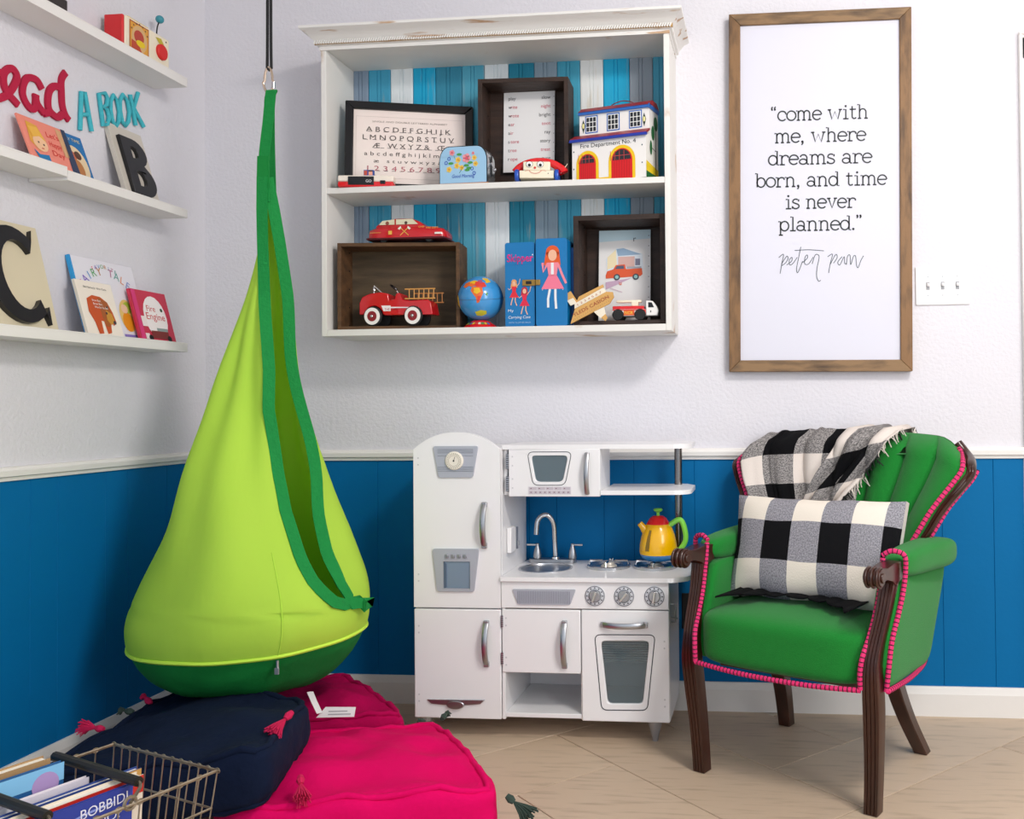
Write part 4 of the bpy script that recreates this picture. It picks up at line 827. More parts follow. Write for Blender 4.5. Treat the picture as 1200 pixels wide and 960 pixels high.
# dial panel
SP = rpoly([(.937,.876),(1.077,.876),(1.060,.781),(.954,.781)], .008)
o = G().prism(SP, 'y', F-.005, F+.001, SILVER).build('dial_panel', d1, bevel=.001)
g = G()
for z in (.865,.860,.855,.846,.812,.806,.800): g.box(.952, 1.062, F-.0065, F-.005, z, z+.0018, flat('8E929C'))
g.build('panel_line', d1, smooth=0)
g = G(); g.lathe([(.001,0),(.028,0),(.028,-.004),(.025,-.007),(.001,-.007)], (1.004, F-.005, .832), flat('EEE8DA'), 28, 'y'); pp = P(g, (1.004, F-.012, .832)); pp.ring(0,0,.016,.001,flat('B0A898'),1)
for k in range(24): a = k*pi/12; pp.stroke([(.019*cos(a), .019*sin(a)), (.023*cos(a), .023*sin(a))], .0014, flat('8A8478'), 1)
pp.circ(0,0,.0025,BLACKM,2); pp.stroke([(0,0),(.004,.012)], .0012, BLACKM, 2); g.build('dial', d1)
# dispenser
hole = [(.968,.530),(1.050,.530),(1.050,.446),(.968,.446)]
G().prism(rpoly([(.934,.568),(1.078,.568),(1.062,.440),(.948,.440)], .008), 'y', F-.006, F+.001, SILVER, holes=[hole]).build('dispenser_panel', d1, bevel=.001)
g = G(); g.box(.969,1.049,F-.001,F-.0004,.447,.529, mat('dispenser_back','8DA0B4',.3,.4)); g.box(.969,1.049,F-.006,F-.0045,.446,.450,SILVER); g.prism([(.969,.447),(.969,.529),(.976,.522),(.976,.452)],'y',F-.0055,F-.001,mat('dispenser_side','5E7086',.4,.3)); g.build('dispenser_recess', d1, smooth=0)
for k in range(4): G().box(.976+k*.0185, .9855+k*.0185, F-.012, F-.005, .541, .552, STEEL).build('button', d1, bevel=.0015)
# badge
g = G(); g.prism([(.914,.116),(1.093,.118),(1.078,.106),(1.040,.102),(.965,.101),(.928,.104)], 'y', F-.005, F+.001, STEEL); g.lathe([(.001,0),(.028,0),(.026,-.004),(.001,-.005)], (1.003, F-.005, .102), STEEL, 24, 'y', 1, .45); g.build('badge', d2, bevel=.001)
g = G()
for z in (.84,.82,.49,.47): g.cyl((.889, F-.0006, z), (.889, F+.001, z), .0028, flat('D0D0D2'), n=10)
g.build('screw', d1)
g = G()
for z in (.335,.315,.13,.11): g.cyl((.889, F-.0006, z), (.889, F+.001, z), .0028, flat('D0D0D2'), n=10)
g.build('screw', d2)
# base cabinet carcass
kb('side_panel', 1.635, 1.647, F+.017, BKY, .060, .472); kb('side_panel', 1.144, 1.154, F+.004, BKY, .060, .472); kb('divider', 1.380, 1.392, F+.017, BKY, .060, .392)
kb('bottom_board', 1.154, 1.635, F+.006, BKY, .066, .080); kb('back_panel', 1.154, 1.635, BKY-.006, BKY, .080, .47)
kb('rail', 1.154, 1.380, F+.020, F+.03, .196, .206)
FA = kb('control_panel', 1.143, 1.647, F, F+.014, .392, .472); MW[FA] = MW[K]
G().prism(rpoly([(1.178,.449),(1.371,.450),(1.354,.404),(1.196,.403)], .006), 'y', F-.004, F+.001, SILVER).build('vent_grille', FA, bevel=.001)
g = G(); n = 30
for k in range(n):
    x = 1.196 + k*(1.352-1.196)/(n-1); g.box(x-.001, x+.001, F-.0055, F-.004, .408, .444, flat('8E929E'))
o = g.build('vent_slot', FA, smooth=0); o['kind'] = 'stuff'
for x, a in ((1.428, -.35), (1.515, -.7), (1.605, -.15)):
    g = G(); g.lathe([(.001,0),(.030,0),(.030,-.002),(.028,-.003),(.001,-.003)], (x, F, .4315), flat('D2D4DA'), 28, 'y'); pp = P(g, (x, F-.003, .4315)); pp.ring(0,0,.0285,.0016,flat('54565E'),1); pp.ring(0,0,.0185,.0016,flat('54565E'),1)
    for k in range(12): q = k*pi/6; pp.stroke([(.0215*cos(q), .0215*sin(q)), (.0255*cos(q), .0255*sin(q))], .0035, flat('4A4C54'), 1)
    dd = g.build('knob_dial', FA); MW[dd] = MW[K]
    g = G(); g.lathe([(.001,0),(.0165,0),(.016,-.005),(.001,-.005)], (x, F-.003, .4315), STEEL, 24, 'y'); g.box(x-.0035, x+.0035, F-.020, F-.008, .4315-.016, .4315+.016, CHROME, R=(0, -a*1.0, 0)); g.build('knob', dd, bevel=.001)
# left door
dl = door('cupboard_door', [(1.145,.200),(1.383,.200),(1.383,.388),(1.145,.388)], 0, 'small square cupboard door under the sink'); handle(dl, 1.336, .225, .350)
g = G()
for z0 in (.335, .225):
    g.box(1.1435, 1.149, F-.004, F+.002, z0, z0+.035, STEEL)
    for k in range(6): g.box(1.143, 1.1495, F-.0045, F+.001, z0+.002+k*.0058, z0+.004+k*.0058, flat('4A4A50'))
g.build('hinge', dl, smooth=0)
g = G()
for z in (.362,.340,.245,.223): g.cyl((1.158, F-.0006, z), (1.158, F+.001, z), .0028, flat('D0D0D2'), n=10)
g.build('screw', dl)
# oven door
wh = rpoly([(1.444,.298),(1.588,.300),(1.567,.116),(1.463,.114)], .014)
do = door('oven_door', [(1.386,.062),(1.647,.062),(1.647,.389),(1.386,.389)], 0, 'oven door with a black outlined tapered window', holes=[wh])
g = G(); pp = P(g, (0, F, 0)); pp.stroke(rpoly([(1.426,.317),(1.606,.319),(1.581,.098),(1.445,.096)], .018, 6), .0026, flat('1C2430'), 1, True); g.build('window_outline', do, smooth=0)
G().prism(rpoly([(1.446,.297),(1.586,.299),(1.566,.117),(1.465,.115)], .014), 'y', F+.008, F+.0105, GLASS).build('window_pane', do, smooth=0)
handle(do, .348, 1.453, 1.577, True)
g = G()
for z in (.30,.28,.13,.11): g.cyl((1.633, F-.0006, z), (1.633, F+.001, z), .0028, flat('D0D0D2'), n=10)
g.build('screw', do)
g = G()
for k in range(9): g.tube([(1.393, F+.03+k*.027, .232), (1.634, F+.03+k*.027, .232)], .0022, STEEL, 6)
g.tube([(1.40, F+.03, .232),(1.40, F+.246, .232)], .003, STEEL, 6); g.tube([(1.628, F+.03, .232),(1.628, F+.246, .232)], .003, STEEL, 6); g.build('oven_rack', K)
g = G(); g.tube([(1.648,F+.05,.40),(1.662,F+.05,.40),(1.662,F+.05,.345),(1.648,F+.05,.345)], .003, STEEL, 6); g.tube([(1.648,F+.05,.36),(1.668,F+.045,.358)], .0025, STEEL, 6); g.build('side_hook', K)
# worktop with rounded end and sink hole
ctp = [(1.144, F-.010), (1.640, F-.010)] + arc(1.640, F+.062, .072, .072, -90, 0, 8) + [(1.712, -.11)] + arc(1.632, -.11, .080, .080, 0, 90, 8) + [(1.144, -.030)]
SKX, SKY = 1.245, -.182
ct = G().prism(ctp, 'z', .473, .486, WHITE, holes=[arc(SKX, SKY, .078, .078, 360, 0, 32)[:-1]]).build('worktop', K, bevel=.0015)
g = G(); g.lathe([(.084,.486),(.084,.489),(.076,.4895),(.074,.480),(.066,.462),(.045,.452),(.002,.450)], (SKX, SKY, 0), mat('sink_steel', 'BFC0C4', .3, .9), 36); g.build('sink_basin', K)
G().cyl((SKX,SKY,.4505),(SKX,SKY,.453),.012,CHROME).build('drain', K)
fd = G().prism(rrect(1.165, -.096, 1.320, -.054, .018), 'z', .486, .499, STEEL).build('faucet_deck', K, bevel=.003)
g = G(); g.lathe([(.002,0),(.014,0),(.013,.006),(.008,.010),(.002,.010)], (1.252,-.075,.499), CHROME, 18); g.tube(bez([(1.252,-.075,.505),(1.250,-.075,.56),(1.247,-.078,.612),(1.232,-.085,.638),(1.214,-.092,.640),(1.200,-.100,.622),(1.196,-.103,.580)], 6), .0085, CHROME, 12); g.build('faucet_spout', K)
for x, d in ((1.192, -1), (1.308, 1)):
    g = G(); g.lathe([(.002,0),(.013,.001),(.014,.010),(.010,.030),(.006,.040),(.006,.048),(.002,.050)], (x,-.075,.499), STEEL, 18); g.tube([(x,-.075,.543),(x+d*.034,-.078,.544)], .0036, CHROME, 8); g.build('tap_handle', K)
# burners
for bx in (1.440, 1.588):
    g = G(); g.lathe([(.068,0),(.068,.008),(.064,.011),(.060,.008),(.054,.003),(.002,.002)], (bx,-.150,.486), mat('burner_steel', 'C4C6CA', .25, .95), 32); g.build('burner_ring', K)
    g = G(); g.lathe([(.002,0),(.026,0),(.024,.005),(.018,.007),(.016,.014),(.002,.015)], (bx,-.150,.488), mat('burner_cap', 'D8D0C4', .4, .4), 24); g.build('burner_cap', K)
    g = G()
    for k in range(4):
        a = pi/4*0 + k*pi/2; c, s_ = cos(a), sin(a)
        g.tube([(bx+c*.020,-.150+s_*.020,.5065),(bx+c*.060,-.150+s_*.060,.5065),(bx+c*.062,-.150+s_*.062,.495)], .0034, CHROME, 6)
    g.build('pan_support', K, bevel=0)
# microwave
mx0, mx1, mz0, mz1, MF = 1.163, 1.442, .722, .864, -.302
kb('microwave_side', mx1-.012, mx1, MF+.014, -.13, mz0+.003, mz1); kb('microwave_side', mx0-.019, mx0-.007, MF+.014, -.13, mz0+.003, mz1); kb('microwave_bottom', mx0-.007, mx1-.012, MF+.014, -.13, mz0+.003, mz0+.014); kb('microwave_back', mx0-.007, mx1-.012, -.136, -.13, mz0+.014, mz1)
mwh = rpoly([(1.232,.845),(1.345,.845),(1.328,.766),(1.246,.766)], .014)
dm = G().prism([(mx0,mz0),(mx1,mz0),(mx1,mz1),(mx0,mz1)], 'y', MF, MF+.013, WHITE, holes=[mwh]).build('microwave_door', K, bevel=.002); MW[dm] = MW[K]
G().prism(rpoly([(1.231,.846),(1.346,.846),(1.329,.765),(1.245,.765)], .014), 'y', MF+.007, MF+.009, GLASS).build('window_pane', dm, smooth=0)
g = G(); pp = P(g, (0, MF, 0)); pp.stroke(rpoly([(1.221,.856),(1.357,.856),(1.336,.756),(1.238,.756)], .018, 6), .002, flat('30343C'), 1, True); pp.rect(1.223,.729,1.354,.752,flat('DDD8DE'),1)
for r in range(2):
    for k in range(9 if r else 5): 
        w9 = .0125 if r else .023; pp.rect(1.226+k*(.0142 if r else .0256), .7305+(1-r)*.0115, 1.226+k*(.0142 if r else .0256)+w9, .739+(1-r)*.0115, flat('C6BEC6'), 2); pp.rect(1.230+k*(.0142 if r else .0256), .7335+(1-r)*.0115, 1.234+k*(.0142 if r else .0256), .7365+(1-r)*.0115, flat('8A6A7A'), 3)
g.build('keypad', dm, smooth=0)
g = G(); pts = [(1.404, MF - .005 - .018*sin(pi*i/12)**.7, .731 + (.852-.731)*i/12) for i in range(13)]; g.tube(pts, .0075, STEEL, 10, flatten=((1,0,0), .6)); g.build('handle', dm)
g = G()
for z0 in (.805,.738):
    g.box(1.155, 1.163, MF-.002, MF+.012, z0, z0+.045, flat('55565C'))
    for k in range(7): g.box(1.1545, 1.1635, MF-.003, MF+.01, z0+.002+k*.0064, z0+.005+k*.0064, STEEL)
g.build('hinge', dm, smooth=0)
g = G()
for z in (.842,.815,.775,.748): g.cyl((1.175, MF-.0006, z), (1.175, MF+.001, z), .0025, flat('D0D0D2'), n=10)
g.build('screw', dm)
def curved(x0, x1, r): return [(x0, MF-.002), (x1-r, MF+.004)] + arc(x1-r, MF+.004+r, r, r, -90, 0, 6) + [(x1, -.12), (x1-.03, -.065), (x0, -.065)]
G().prism(curved(1.144, 1.712, .05), 'z', .864, .877, WHITE).build('top_board', K, bevel=.0015)
G().prism(curved(1.443, 1.712, .05), 'z', .727, .740, WHITE).build('side_shelf', K, bevel=.0015)
PC_ = mat('dark_chrome', '8A8684', .18, .95)
G().cyl((1.656,-.092,.486),(1.656,-.092,.864), .0125, PC_).build('support_pole', K)
G().lathe([(.002,0),(.012,0),(.010,-.004),(.002,-.005)], (1.30,-.24,mz0+.003), STEEL, 16).build('lamp', K)
# cordless phone cradle on the fridge side
g = G(); g.box(1.144, 1.158, -.262, -.206, .545, .622, WHITE); g.build('phone_cradle', K, bevel=.003); g = G(); g.box(1.146,1.162,-.206,-.196,.550,.618,mat('grey_plastic','6A707C',.4)); g.box(1.146,1.166,-.204,-.198,.560,.575,STEEL); g.build('phone_clip', K, bevel=.001)
for x, y in ((1.600,-.292),(.900,-.292),(.900,-.06),(1.62,-.06)):
    G().lathe([(.002,0),(.009,0),(.010,.012),(.011,.016),(.020,.050),(.022,.062),(.002,.062)], (x,y,0), mat('foot_metal','A8AAB0',.35,.7), 20).build('foot', K)

# ---------------------------------------------------------------- kettle
KT = T('toy_kettle', 'yellow toy kettle with red lid, green handle and blue base on the right burner', 'toy kettle', (1.597, -.152, .5105))
G().lathe([(.002,0),(.040,0),(.048,.004),(.056,.014),(.058,.020),(.002,.020)], (0,0,0), BLUP, 28).build('base', KT, world=False)
G().lathe([(.002,.020),(.058,.020),(.0595,.030),(.058,.050),(.052,.078),(.043,.102),(.037,.112),(.002,.112)], (0,0,0), YEL, 28).build('body', KT, world=False)
G().lathe([(.037,.111),(.036,.114),(.026,.130),(.016,.137),(.002,.138)], (0,0,0), REDP, 24).build('lid', KT, world=False)
G().lathe([(.002,.137),(.005,.138),(.005,.148),(.013,.152),(.015,.156),(.012,.160),(.002,.161)], (0,0,0), GRNP, 16).build('lid_knob', KT, world=False)
G().tube(bez([(.036,-.004,.108),(.060,-.006,.124),(.074,-.006,.122),(.084,-.006,.095),(.086,-.006,.062),(.070,-.006,.035),(.056,-.004,.030)], 5), .0085, GRNP, 10).build('handle', KT, world=False)
G().tube([(-.036,-.010,.088),(-.048,-.014,.106),(-.056,-.016,.116)], [.014,.010,.009], YEL, 12).build('spout', KT, world=False)
g = G()
def kp(a, z):
    r = interp(z, [.020,.030,.050,.078,.102], [.058,.0595,.058,.052,.043]) + .0009; return (r*sin(a), -r*cos(a), z)
q = [(.10-.66, .034), (-.42, .030), (-.30, .040), (-.20, .070), (-.30, .096), (-.42, .094), (-.56, .070), (-.66, .045)]
for i in range(7):
    z0 = .034 + i*.009; z1 = z0 + .009; w0 = .13 - .03*abs(i-1)*.25; w1 = w0 - .012; c0 = -.50 + i*.012
    g.add([kp(c0-w0, z0), kp(c0, z0), kp(c0+w0, z0), kp(c0+w1, z1), kp(c0, z1), kp(c0-w1, z1)], [(0,1,4,5),(1,2,3,4)], flat('8A6A28', .3))
g.build('window', KT, world=False)

# ================================================================ ARMCHAIR (local frame: x right, y back)
CH = T('armchair', 'green channel back armchair with dark carved wood and pink trim, right of the play kitchen', 'armchair', (2.075, -.423, 0), rotz=radians(-28))
def cb(g, name, parent=CH, **k): return g.build(name, parent, world=False, **k)
# seat
def seatfn(q, h):
    x, y, z = q.x*h.x, q.y*h.y, q.z*h.z
    if q.z > 0: z += .016*(1-q.x**2)*(1-q.y**2)
    if y < 0: y *= 1 + .05*(1-q.x**2)
    return Vector((x, y, z))
g = G(); g.soft((0, -.035, .372), (.243, .232, .072), GREENF, 7, 18, seatfn); cb(g, 'seat', weld=True, smooth=80)
# front legs + arm posts (one reeded S curve each)
def reed(w, d):
    pts = [(w/2, d/2), (-w/2, d/2), (-w/2, -d/2)]
    for k in range(4): 
        c = -w/2 + w*(k+.5)/4; pts += [(c - w/10, -d/2 - .0035), (c + w/10, -d/2 - .0035), (c + w/8, -d/2)]
    pts[-1] = (w/2, -d/2); return pts
path = [(.002,.244,-.222,.036,.032), (.12,.250,-.226,.038,.034), (.24,.256,-.238,.042,.038), (.31,.258,-.246,.041,.039), (.37,.258,-.244,.036,.034), (.42,.262,-.228,.034,.030), (.48,.268,-.200,.034,.028), (.53,.272,-.182,.036,.030), (.565,.274,-.172,.040,.032)]
zs = [p[0] for p in path]
def pat(z, k): return interp(z, zs, [p[k] for p in path])
sp_ = bez([(p[1], p[2], p[0]) for p in path], 5); sw_ = bez([(p[3], p[4], 0) for p in path], 5)
for s in (-1, 1):
    g = G(); g.rings([[Vector((s*a.x + u, a.y + v, a.z)) for u, v in reed(w.x, w.y)] for a, w in zip(sp_, sw_)], MAHOG); leg = cb(g, 'front_leg', smooth=50)
    sc = [(-.135,.560), (-.135,.603), (-.19,.603), (-.235,.598), (-.262,.602)] + [(-.272+.021*cos(radians(a)), .580+.021*sin(radians(a))) for a in range(80, 331, 25)] + [(-.238,.570), (-.205,.562), (-.185,.548)]
    g = G(); g.prism(sc, 'x', s*.274-.021, s*.274+.021, MAHOG)
    for dx in (-.014, 0, .014): g.tube([(s*.274+dx, -.272+.0225*cos(radians(a)), .580+.0225*sin(radians(a))) for a in range(60, 330, 18)], .0045, MAHOG, 6)
    g.cyl((s*.274-.025,-.272,.580), (s*.274+.025,-.272,.580), .012, MAHOG); cb(g, 'arm_scroll', bevel=.003)
    # rear legs
    g = G(); lp = bez([(s*.17,.07,.315), (s*.178,.105,.22), (s*.192,.16,.11), (s*.215,.222,.0)], 6)
    g.rings([[Vector((p.x+a*w, p.y+b*w, p.z)) for a, b in ((-1,-1),(1,-1),(1,1),(-1,1))] for p, w in zip(lp, [.023 - .004*i/(len(lp)-1) for i in range(len(lp))])], MAHOG); cb(g, 'rear_leg', bevel=.003)
    # arm panel and rolled pad
    def armfn(q, h, s=s):
        z = q.z*h.z; zz = .43 + z; t = (zz-.305)/.25
        y0 = pat(max(.31, zz), 2) + .014; y1 = .085 + .13*t; y = y0 + (q.y+1)/2*(y1-y0)
        x = q.x*h.x + s*(.004 + .006*sm(t)); return Vector((x, y - 0, z))
    g = G(); g.soft((s*.254, 0, .43), (.034, 1, .128), GREENF, 9, 16, armfn); cb(g, 'arm_panel', weld=True, smooth=80)
    def padfn(q, h, s=s):
        y = q.y*h.y; k = 1 + .18*sm(q.y, -1, .9); return Vector((q.x*h.x*k + s*.012*sm(q.y, -.6, 1), y, q.z*h.z*k - .006*sm(q.y, 0, 1)))
    g = G(); g.soft((s*.274, .045, .588), (.043, .195, .036), GREENF, 3.2, 16, padfn); cb(g, 'arm_pad', weld=True, smooth=80)
# backrest: seven fluted channels fanning out
TW = [0, .25, .42, .6, .75, .87, .94, 1.0]; WW = [.205, .222, .248, .292, .335, .362, .360, .335]
def bw(t):
    return interp(t, TW, WW)
def bz(s_, t): return .40 + t*(.906 - .018*s_*s_ - .045*max(0, abs(s_)-.72)**2/.078*sm(t, .6, 1) - .40)
def bfront(s_, t, k=0.0):
    y = .125 + .19*t - .125*abs(s_)**2.2*(1-.2*t) - .030*abs(cos(pi*3.5*s_))**.55*(1-.5*sm(t,.93,1)) + .05*sm(t,.92,1)
    return Vector((s_*bw(t)*(1 + .0*t), y - k, bz(s_, t)))
def bback(s_, t):
    y = .125 + .19*t - .125*abs(s_)**2.2*(1-.2*t) + .055*(1-.45*abs(s_)**2) + .012*sm(t,.9,1); return Vector((s_*bw(t), y, bz(s_, t)))
g = G(); NU, NV = 84, 24
rings_ = []
for j in range(NV+1):
    t = j/NV; rings_.append([bfront(-1 + 2*i/NU, t) for i in range(NU+1)] + [bback(1 - 2*i/28, t) for i in range(29)])
g.rings(rings_, GREENF, True); cb(g, 'backrest', smooth=80)
for s in (-1, 1):
    pts = [Vector((s*(bw(t)+.002), bfront(1, t).y + .016, bz(1, t))) for t in (.40,.46,.52,.6,.68,.75,.82,.88,.93,.97)]
    pts.append(Vector((s*.330, bfront(1, 1).y+.022, bz(1,1)+.004))); pts.append(Vector((s*.306, bfront(.93, 1).y+.024, bz(.9,1)+.004)))
    pts = bez(pts, 3)
    g = G(); g.tube(pts, [.014 + .004*sin(pi*i/(len(pts)-1)) for i in range(len(pts))], MAHOG, 12, flatten=((0,1,0), .95))
    for dd in (-.006, .006): g.tube([p + Vector((s*.008+dd*.6, -.019, 0)) for p in pts[2:-3]], .004, MAHOG, 6)
    cb(g, 'wing_rail', smooth=60)
# pink gimp
def gimp(pts, name='piping', r=.0065, every=.011, parent=CH):
    pts = bez(pts, 5); g = G(); g.tube(pts, r, PINKT, 8); o = cb(g, name, parent)
    g = G(); L_ = 0; nx = every
    for a, b in zip(pts[:-1], pts[1:]):
        d = (b-a).length
        while L_ + d >= nx:
            p = a + (b-a)*((nx-L_)/d); dr = (b-a).normalized(); w = dr.orthogonal().normalized(); v = dr.cross(w)
            g.rings([[p + dr*e*.0012 + (w*cos(q*pi/3) + v*sin(q*pi/3))*(r+.0009) for q in range(6)] for e in (-1, 1)], STITCH); nx += every
        L_ += d
    st = cb(g, 'stitching', o, smooth=0); st['kind'] = 'stuff'
for s in (-1, 1):
    P_ = [(p[1], p[2], p[0]) for p in path]
    gimp([(s*.234,-.268,.308), (s*.234,-.270,.345), (s*.238,-.262,.385), (s*.244,-.236,.425), (s*.249,-.205,.48), (s*.253,-.186,.53), (s*.254,-.176,.575), (s*.256,-.168,.610)])
    gimp([(s*.285,-.232,.302), (s*.290,-.226,.36), (s*.292,-.208,.42), (s*.298,-.178,.48), (s*.303,-.158,.53), (s*.306,-.148,.58), (s*.304,-.150,.618), (s*.276,-.160,.628), (s*.254,-.166,.616)])
    gimp([(s*.288,-.232,.303), (s*.292,-.10,.300), (s*.284,.02,.300), (s*.272,.088,.303)])
    ts = (.42,.5,.6,.7,.8,.88,.94,.985); gimp([(s*(bw(t)-.012), bfront(.965, t).y - .004, bz(.97, t)) for t in ts] + [(s*.318, bfront(.94,1).y-.004, bz(.94,1)+.002)], every=.013, r=.007)
    gimp([(s*(bw(t)+.020), bfront(1, t).y + .030, bz(1, t)) for t in (.42,.52,.62,.72,.82,.9)], every=.014, r=.005)
gimp([(-.234,-.268,.306), (-.12,-.283,.302), (0,-.288,.301), (.12,-.283,.302), (.234,-.268,.306)])
G_ = G(); G_.box(-.20,.20,-.20,.08,.285,.31,MAHOG); cb(G_, 'seat_rail', bevel=.004)

# ---------------------------------------------------------------- lumbar pillow
PLW = T('lumbar_pillow', 'black white and grey buffalo check oblong pillow leaning on the armchair seat', 'pillow', tuple(MW[CH] @ Vector((.006, -.062, .452))), rot=Euler((radians(-17), radians(-.5), radians(-26))))
def pilfn(q, h):
    x, z = q.x, q.z; e = (1-abs(x)**3.0)*(1-abs(z)**3.2); th = .012 + .060*max(0, e)**.6
    cx = 1 - .05*(1-abs(z))**1*abs(x)**3; cz = 1 - .07*(1 - abs(x)**2.2)*0.6
    return Vector((x*h.x*cx, q.y*th, z*h.z*cz + (.006*sin(7*x) if z < -.5 else 0)))
def piluv(q): return (1.64 + (q.x+1)/2*5.85, .10 + (q.z+1)/2*2.55)
g = G()
for sg in (-1, 1):
    def f(u, v, sg=sg):
        q = Vector((2*u-1, sg, 2*v-1)); return Vector((0, 0, .142)) + pilfn(q, Vector((.250, 1, .145))) + Vector((0, 0, .004*noise.noise(Vector((u*5, v*5, sg)))))
    g.grid(f, 36, 24, PLAID, lambda u, v: piluv(Vector((2*u-1, 0, 2*v-1))))
rim = []
for sg in (-1, 1):
    rim.append([f2 for f2 in []])
def edge(sg, n=30):
    out = []
    for a in range(n): out.append((a/n, 0))
    for a in range(n): out.append((1, a/n))
    for a in range(n): out.append((1-a/n, 1))
    for a in range(n): out.append((0, 1-a/n))
    return [Vector((0,0,.142)) + pilfn(Vector((2*u-1, sg, 2*v-1)), Vector((.250,1,.145))) for u, v in out]
ea, eb = edge(-1), edge(1); g.rings([ea, eb], mat('pillow_edge', 'C8C2BC', .9), cap=False)
g.build('cover', PLW, world=False, smooth=80)

# ---------------------------------------------------------------- throw blanket
TH = T('throw_blanket', 'black and white checked woven throw draped over the armchair back, bunched with fringe', 'blanket', tuple(MW[CH] @ Vector((-.12, .22, .88))), rotz=radians(-28))
def dr(sx, d, lift=.012):
    """point on the draped path: sx in [-1,1] across, d = distance from the top crest, + is down the front"""
    if d >= 0:
        t = max(.10, 1 - d/.53); p = bfront(sx, t); p.y -= lift; p.z += lift*.4*sm(t, .85, 1)
        if d > .47: p.y -= (d - .47)*1.0; p.z = .470 + lift*.35
        return p
    t = 1 + d/.53; p = bback(sx, t); p.y += lift; p.z += lift*.4*sm(t, .85, 1); return p
off = Vector((-.12, .22, .88))
def sheet(u, v):
    sx = -.90 + u*1.02; d = -.30 + v*1.0
    if d > .44: sx = sx + (sx + .9)*.75*sm(d, .44, .52)
    n = noise.noise(Vector((u*3.2, v*2.5, 3))) ; fold = .010*sin(u*23 + v*3 + 2*n)*(.4 + sm(v, .3, .6)) + .012*n
    p = dr(max(-1, sx), d, .016 + abs(fold)); p.x += -.004 + .010*noise.noise(Vector((v*6, u*2, 9)))
    if abs(d) < .04: p.z += .012*abs(noise.noise(Vector((u*9, 1, 4))))
    return p - off
g = G(); g.grid(sheet, 70, 70, PLAIDT, lambda u, v: ((.42 + u*.35/.088) if v < .79 else 1.5, v/.092 if v < .79 else 9.5))
o = g.build('draped_sheet', TH, world=False, smooth=80, solid=.004)
def bunch(u, v):
    # diagonal gathered end: falls from the crest to the lower left
    c0 = .10 - .02*v; x = c0 + (u-.5)*(.20 - .09*v) - .17*v**1.1; d = -.10 + v*.36
    t = max(.3, 1 - max(0, d)/.53) if d > 0 else 1 + d/.53; sx = x/bw(min(1, t))
    p = dr(max(-1, min(1, sx)), d, .030 + .022*abs(sin(u*9.5 + 2*v)) + .014*noise.noise(Vector((u*4, v*4, 1))))
    return p - off
g = G(); g.grid(bunch, 40, 40, PLAIDT, lambda u, v: (.55 + u*2.0, 1.25 + v*3.4 + .5*u)); g.build('gathered_end', TH, world=False, smooth=80, solid=.004)
g = G()
for k in range(64):
    v = .12 + .80*k/63; a = bunch(1.0, v) ; ln = .012 + .022*random.random()*(1 if k % 3 else .4); dirv = Vector((random.uniform(-.5,1), -.25, random.uniform(-1,-.3))).normalized()
    m = BLACKR if (k//13) % 2 == 0 else mat('cream_thread', 'CFC6BC', .9)
    g.tube([a, a + dirv*ln*.5 + Vector((0,-.004,0)), a + dirv*ln + Vector((.004*random.random(), .0, -.006))], .0016, m, 4)
for k in range(26):
    a = bunch(.1+.8*k/25, 1.0); g.tube([a, a + Vector((random.uniform(-.01,.01), -.010, -.02)), a + Vector((random.uniform(-.015,.015), -.012, -.045))], .002, mat('cream_thread', 'CFC6BC', .9), 4)
for k in range(5):
    a = dr(.28, .01, .02) - off + Vector((-.02+k*.007, 0, .002)); g.tube([a, a + Vector((.02+.010*(k % 3), -.014, -.006)), a + Vector((.026+.012*(k % 3), -.02, -.022-.006*(k % 2)))], .0016, BLACKR, 4)
o = g.build('fringe', TH, world=False, smooth=0); o['kind'] = 'stuff'

# ================================================================ HANGING POD
PY = -.55
PO = T('hanging_pod_swing', 'lime green fabric hanging pod swing with darker green webbing and base', 'pod swing', (.51, PY, .19))
zt = [.206,.226,.272,.327,.376,.46,.582,.70,.80,.945,1.162,1.354,1.50,1.62]
Lx = [.43,.292,.220,.186,.176,.196,.238,.284,.322,.384,.436,.500,.530,.538]
Rx = [.50,.690,.735,.792,.826,.842,.788,.722,.675,.644,.614,.592,.572,.560]
zf = [.455,.47,.545,.599,.723,.819,.919,.991,1.098,1.342,1.50,1.62]
Fx = [.86,.80,.745,.715,.660,.630,.606,.590,.583,.556,.548,.540]
_pc = {}
def podc(z):
    k = round(z, 5)
    if k not in _pc:
        L = R = 0
        for i in range(-6, 7):
            h = .075*min(1, max(.15, (z-.2)/.12)); zz = z + i/6*h; L += interp(zz, zt, Lx)/13; R += interp(zz, zt, Rx)/13
        _pc[k] = ((L+R)/2, (R-L)/2)
    return _pc[k]
def podpt(z, a, k=1.0, wr=True):
    c, r = podc(z); ry = r*.88 if z < 1.3 else r*(.88 - .3*sm(z, 1.3, 1.62))
    w = 0
    if wr:
        w = .010*sin(3*a + 9*z)*sm(z, .25, .45)*(1-sm(z, 1.1, 1.5)) + .014*noise.noise(Vector((cos(a)*2.2, sin(a)*2.2, z*3))) + .007*sin(9*a + 4*z)*sm(z, .5, .9)*(1 - sm(z,1.2,1.5))
        w *= min(1, r/.12)
    return Vector((c + (r*k + w)*cos(a), PY + (ry*k + w)*sin(a), z))
def fa(z):   # angle of the front edge of the opening
    c, r = podc(z); x = interp(z, zf, Fx); return -math.acos(max(-.98, min(.995, (x + .0 - c)/r)))
def ba(z): return radians(interp(z, [.455, .52, .60, .70, .80, 1.0, 1.3, 1.62], [-13, -19, -20, -14, -6, 4, 8, 10]))
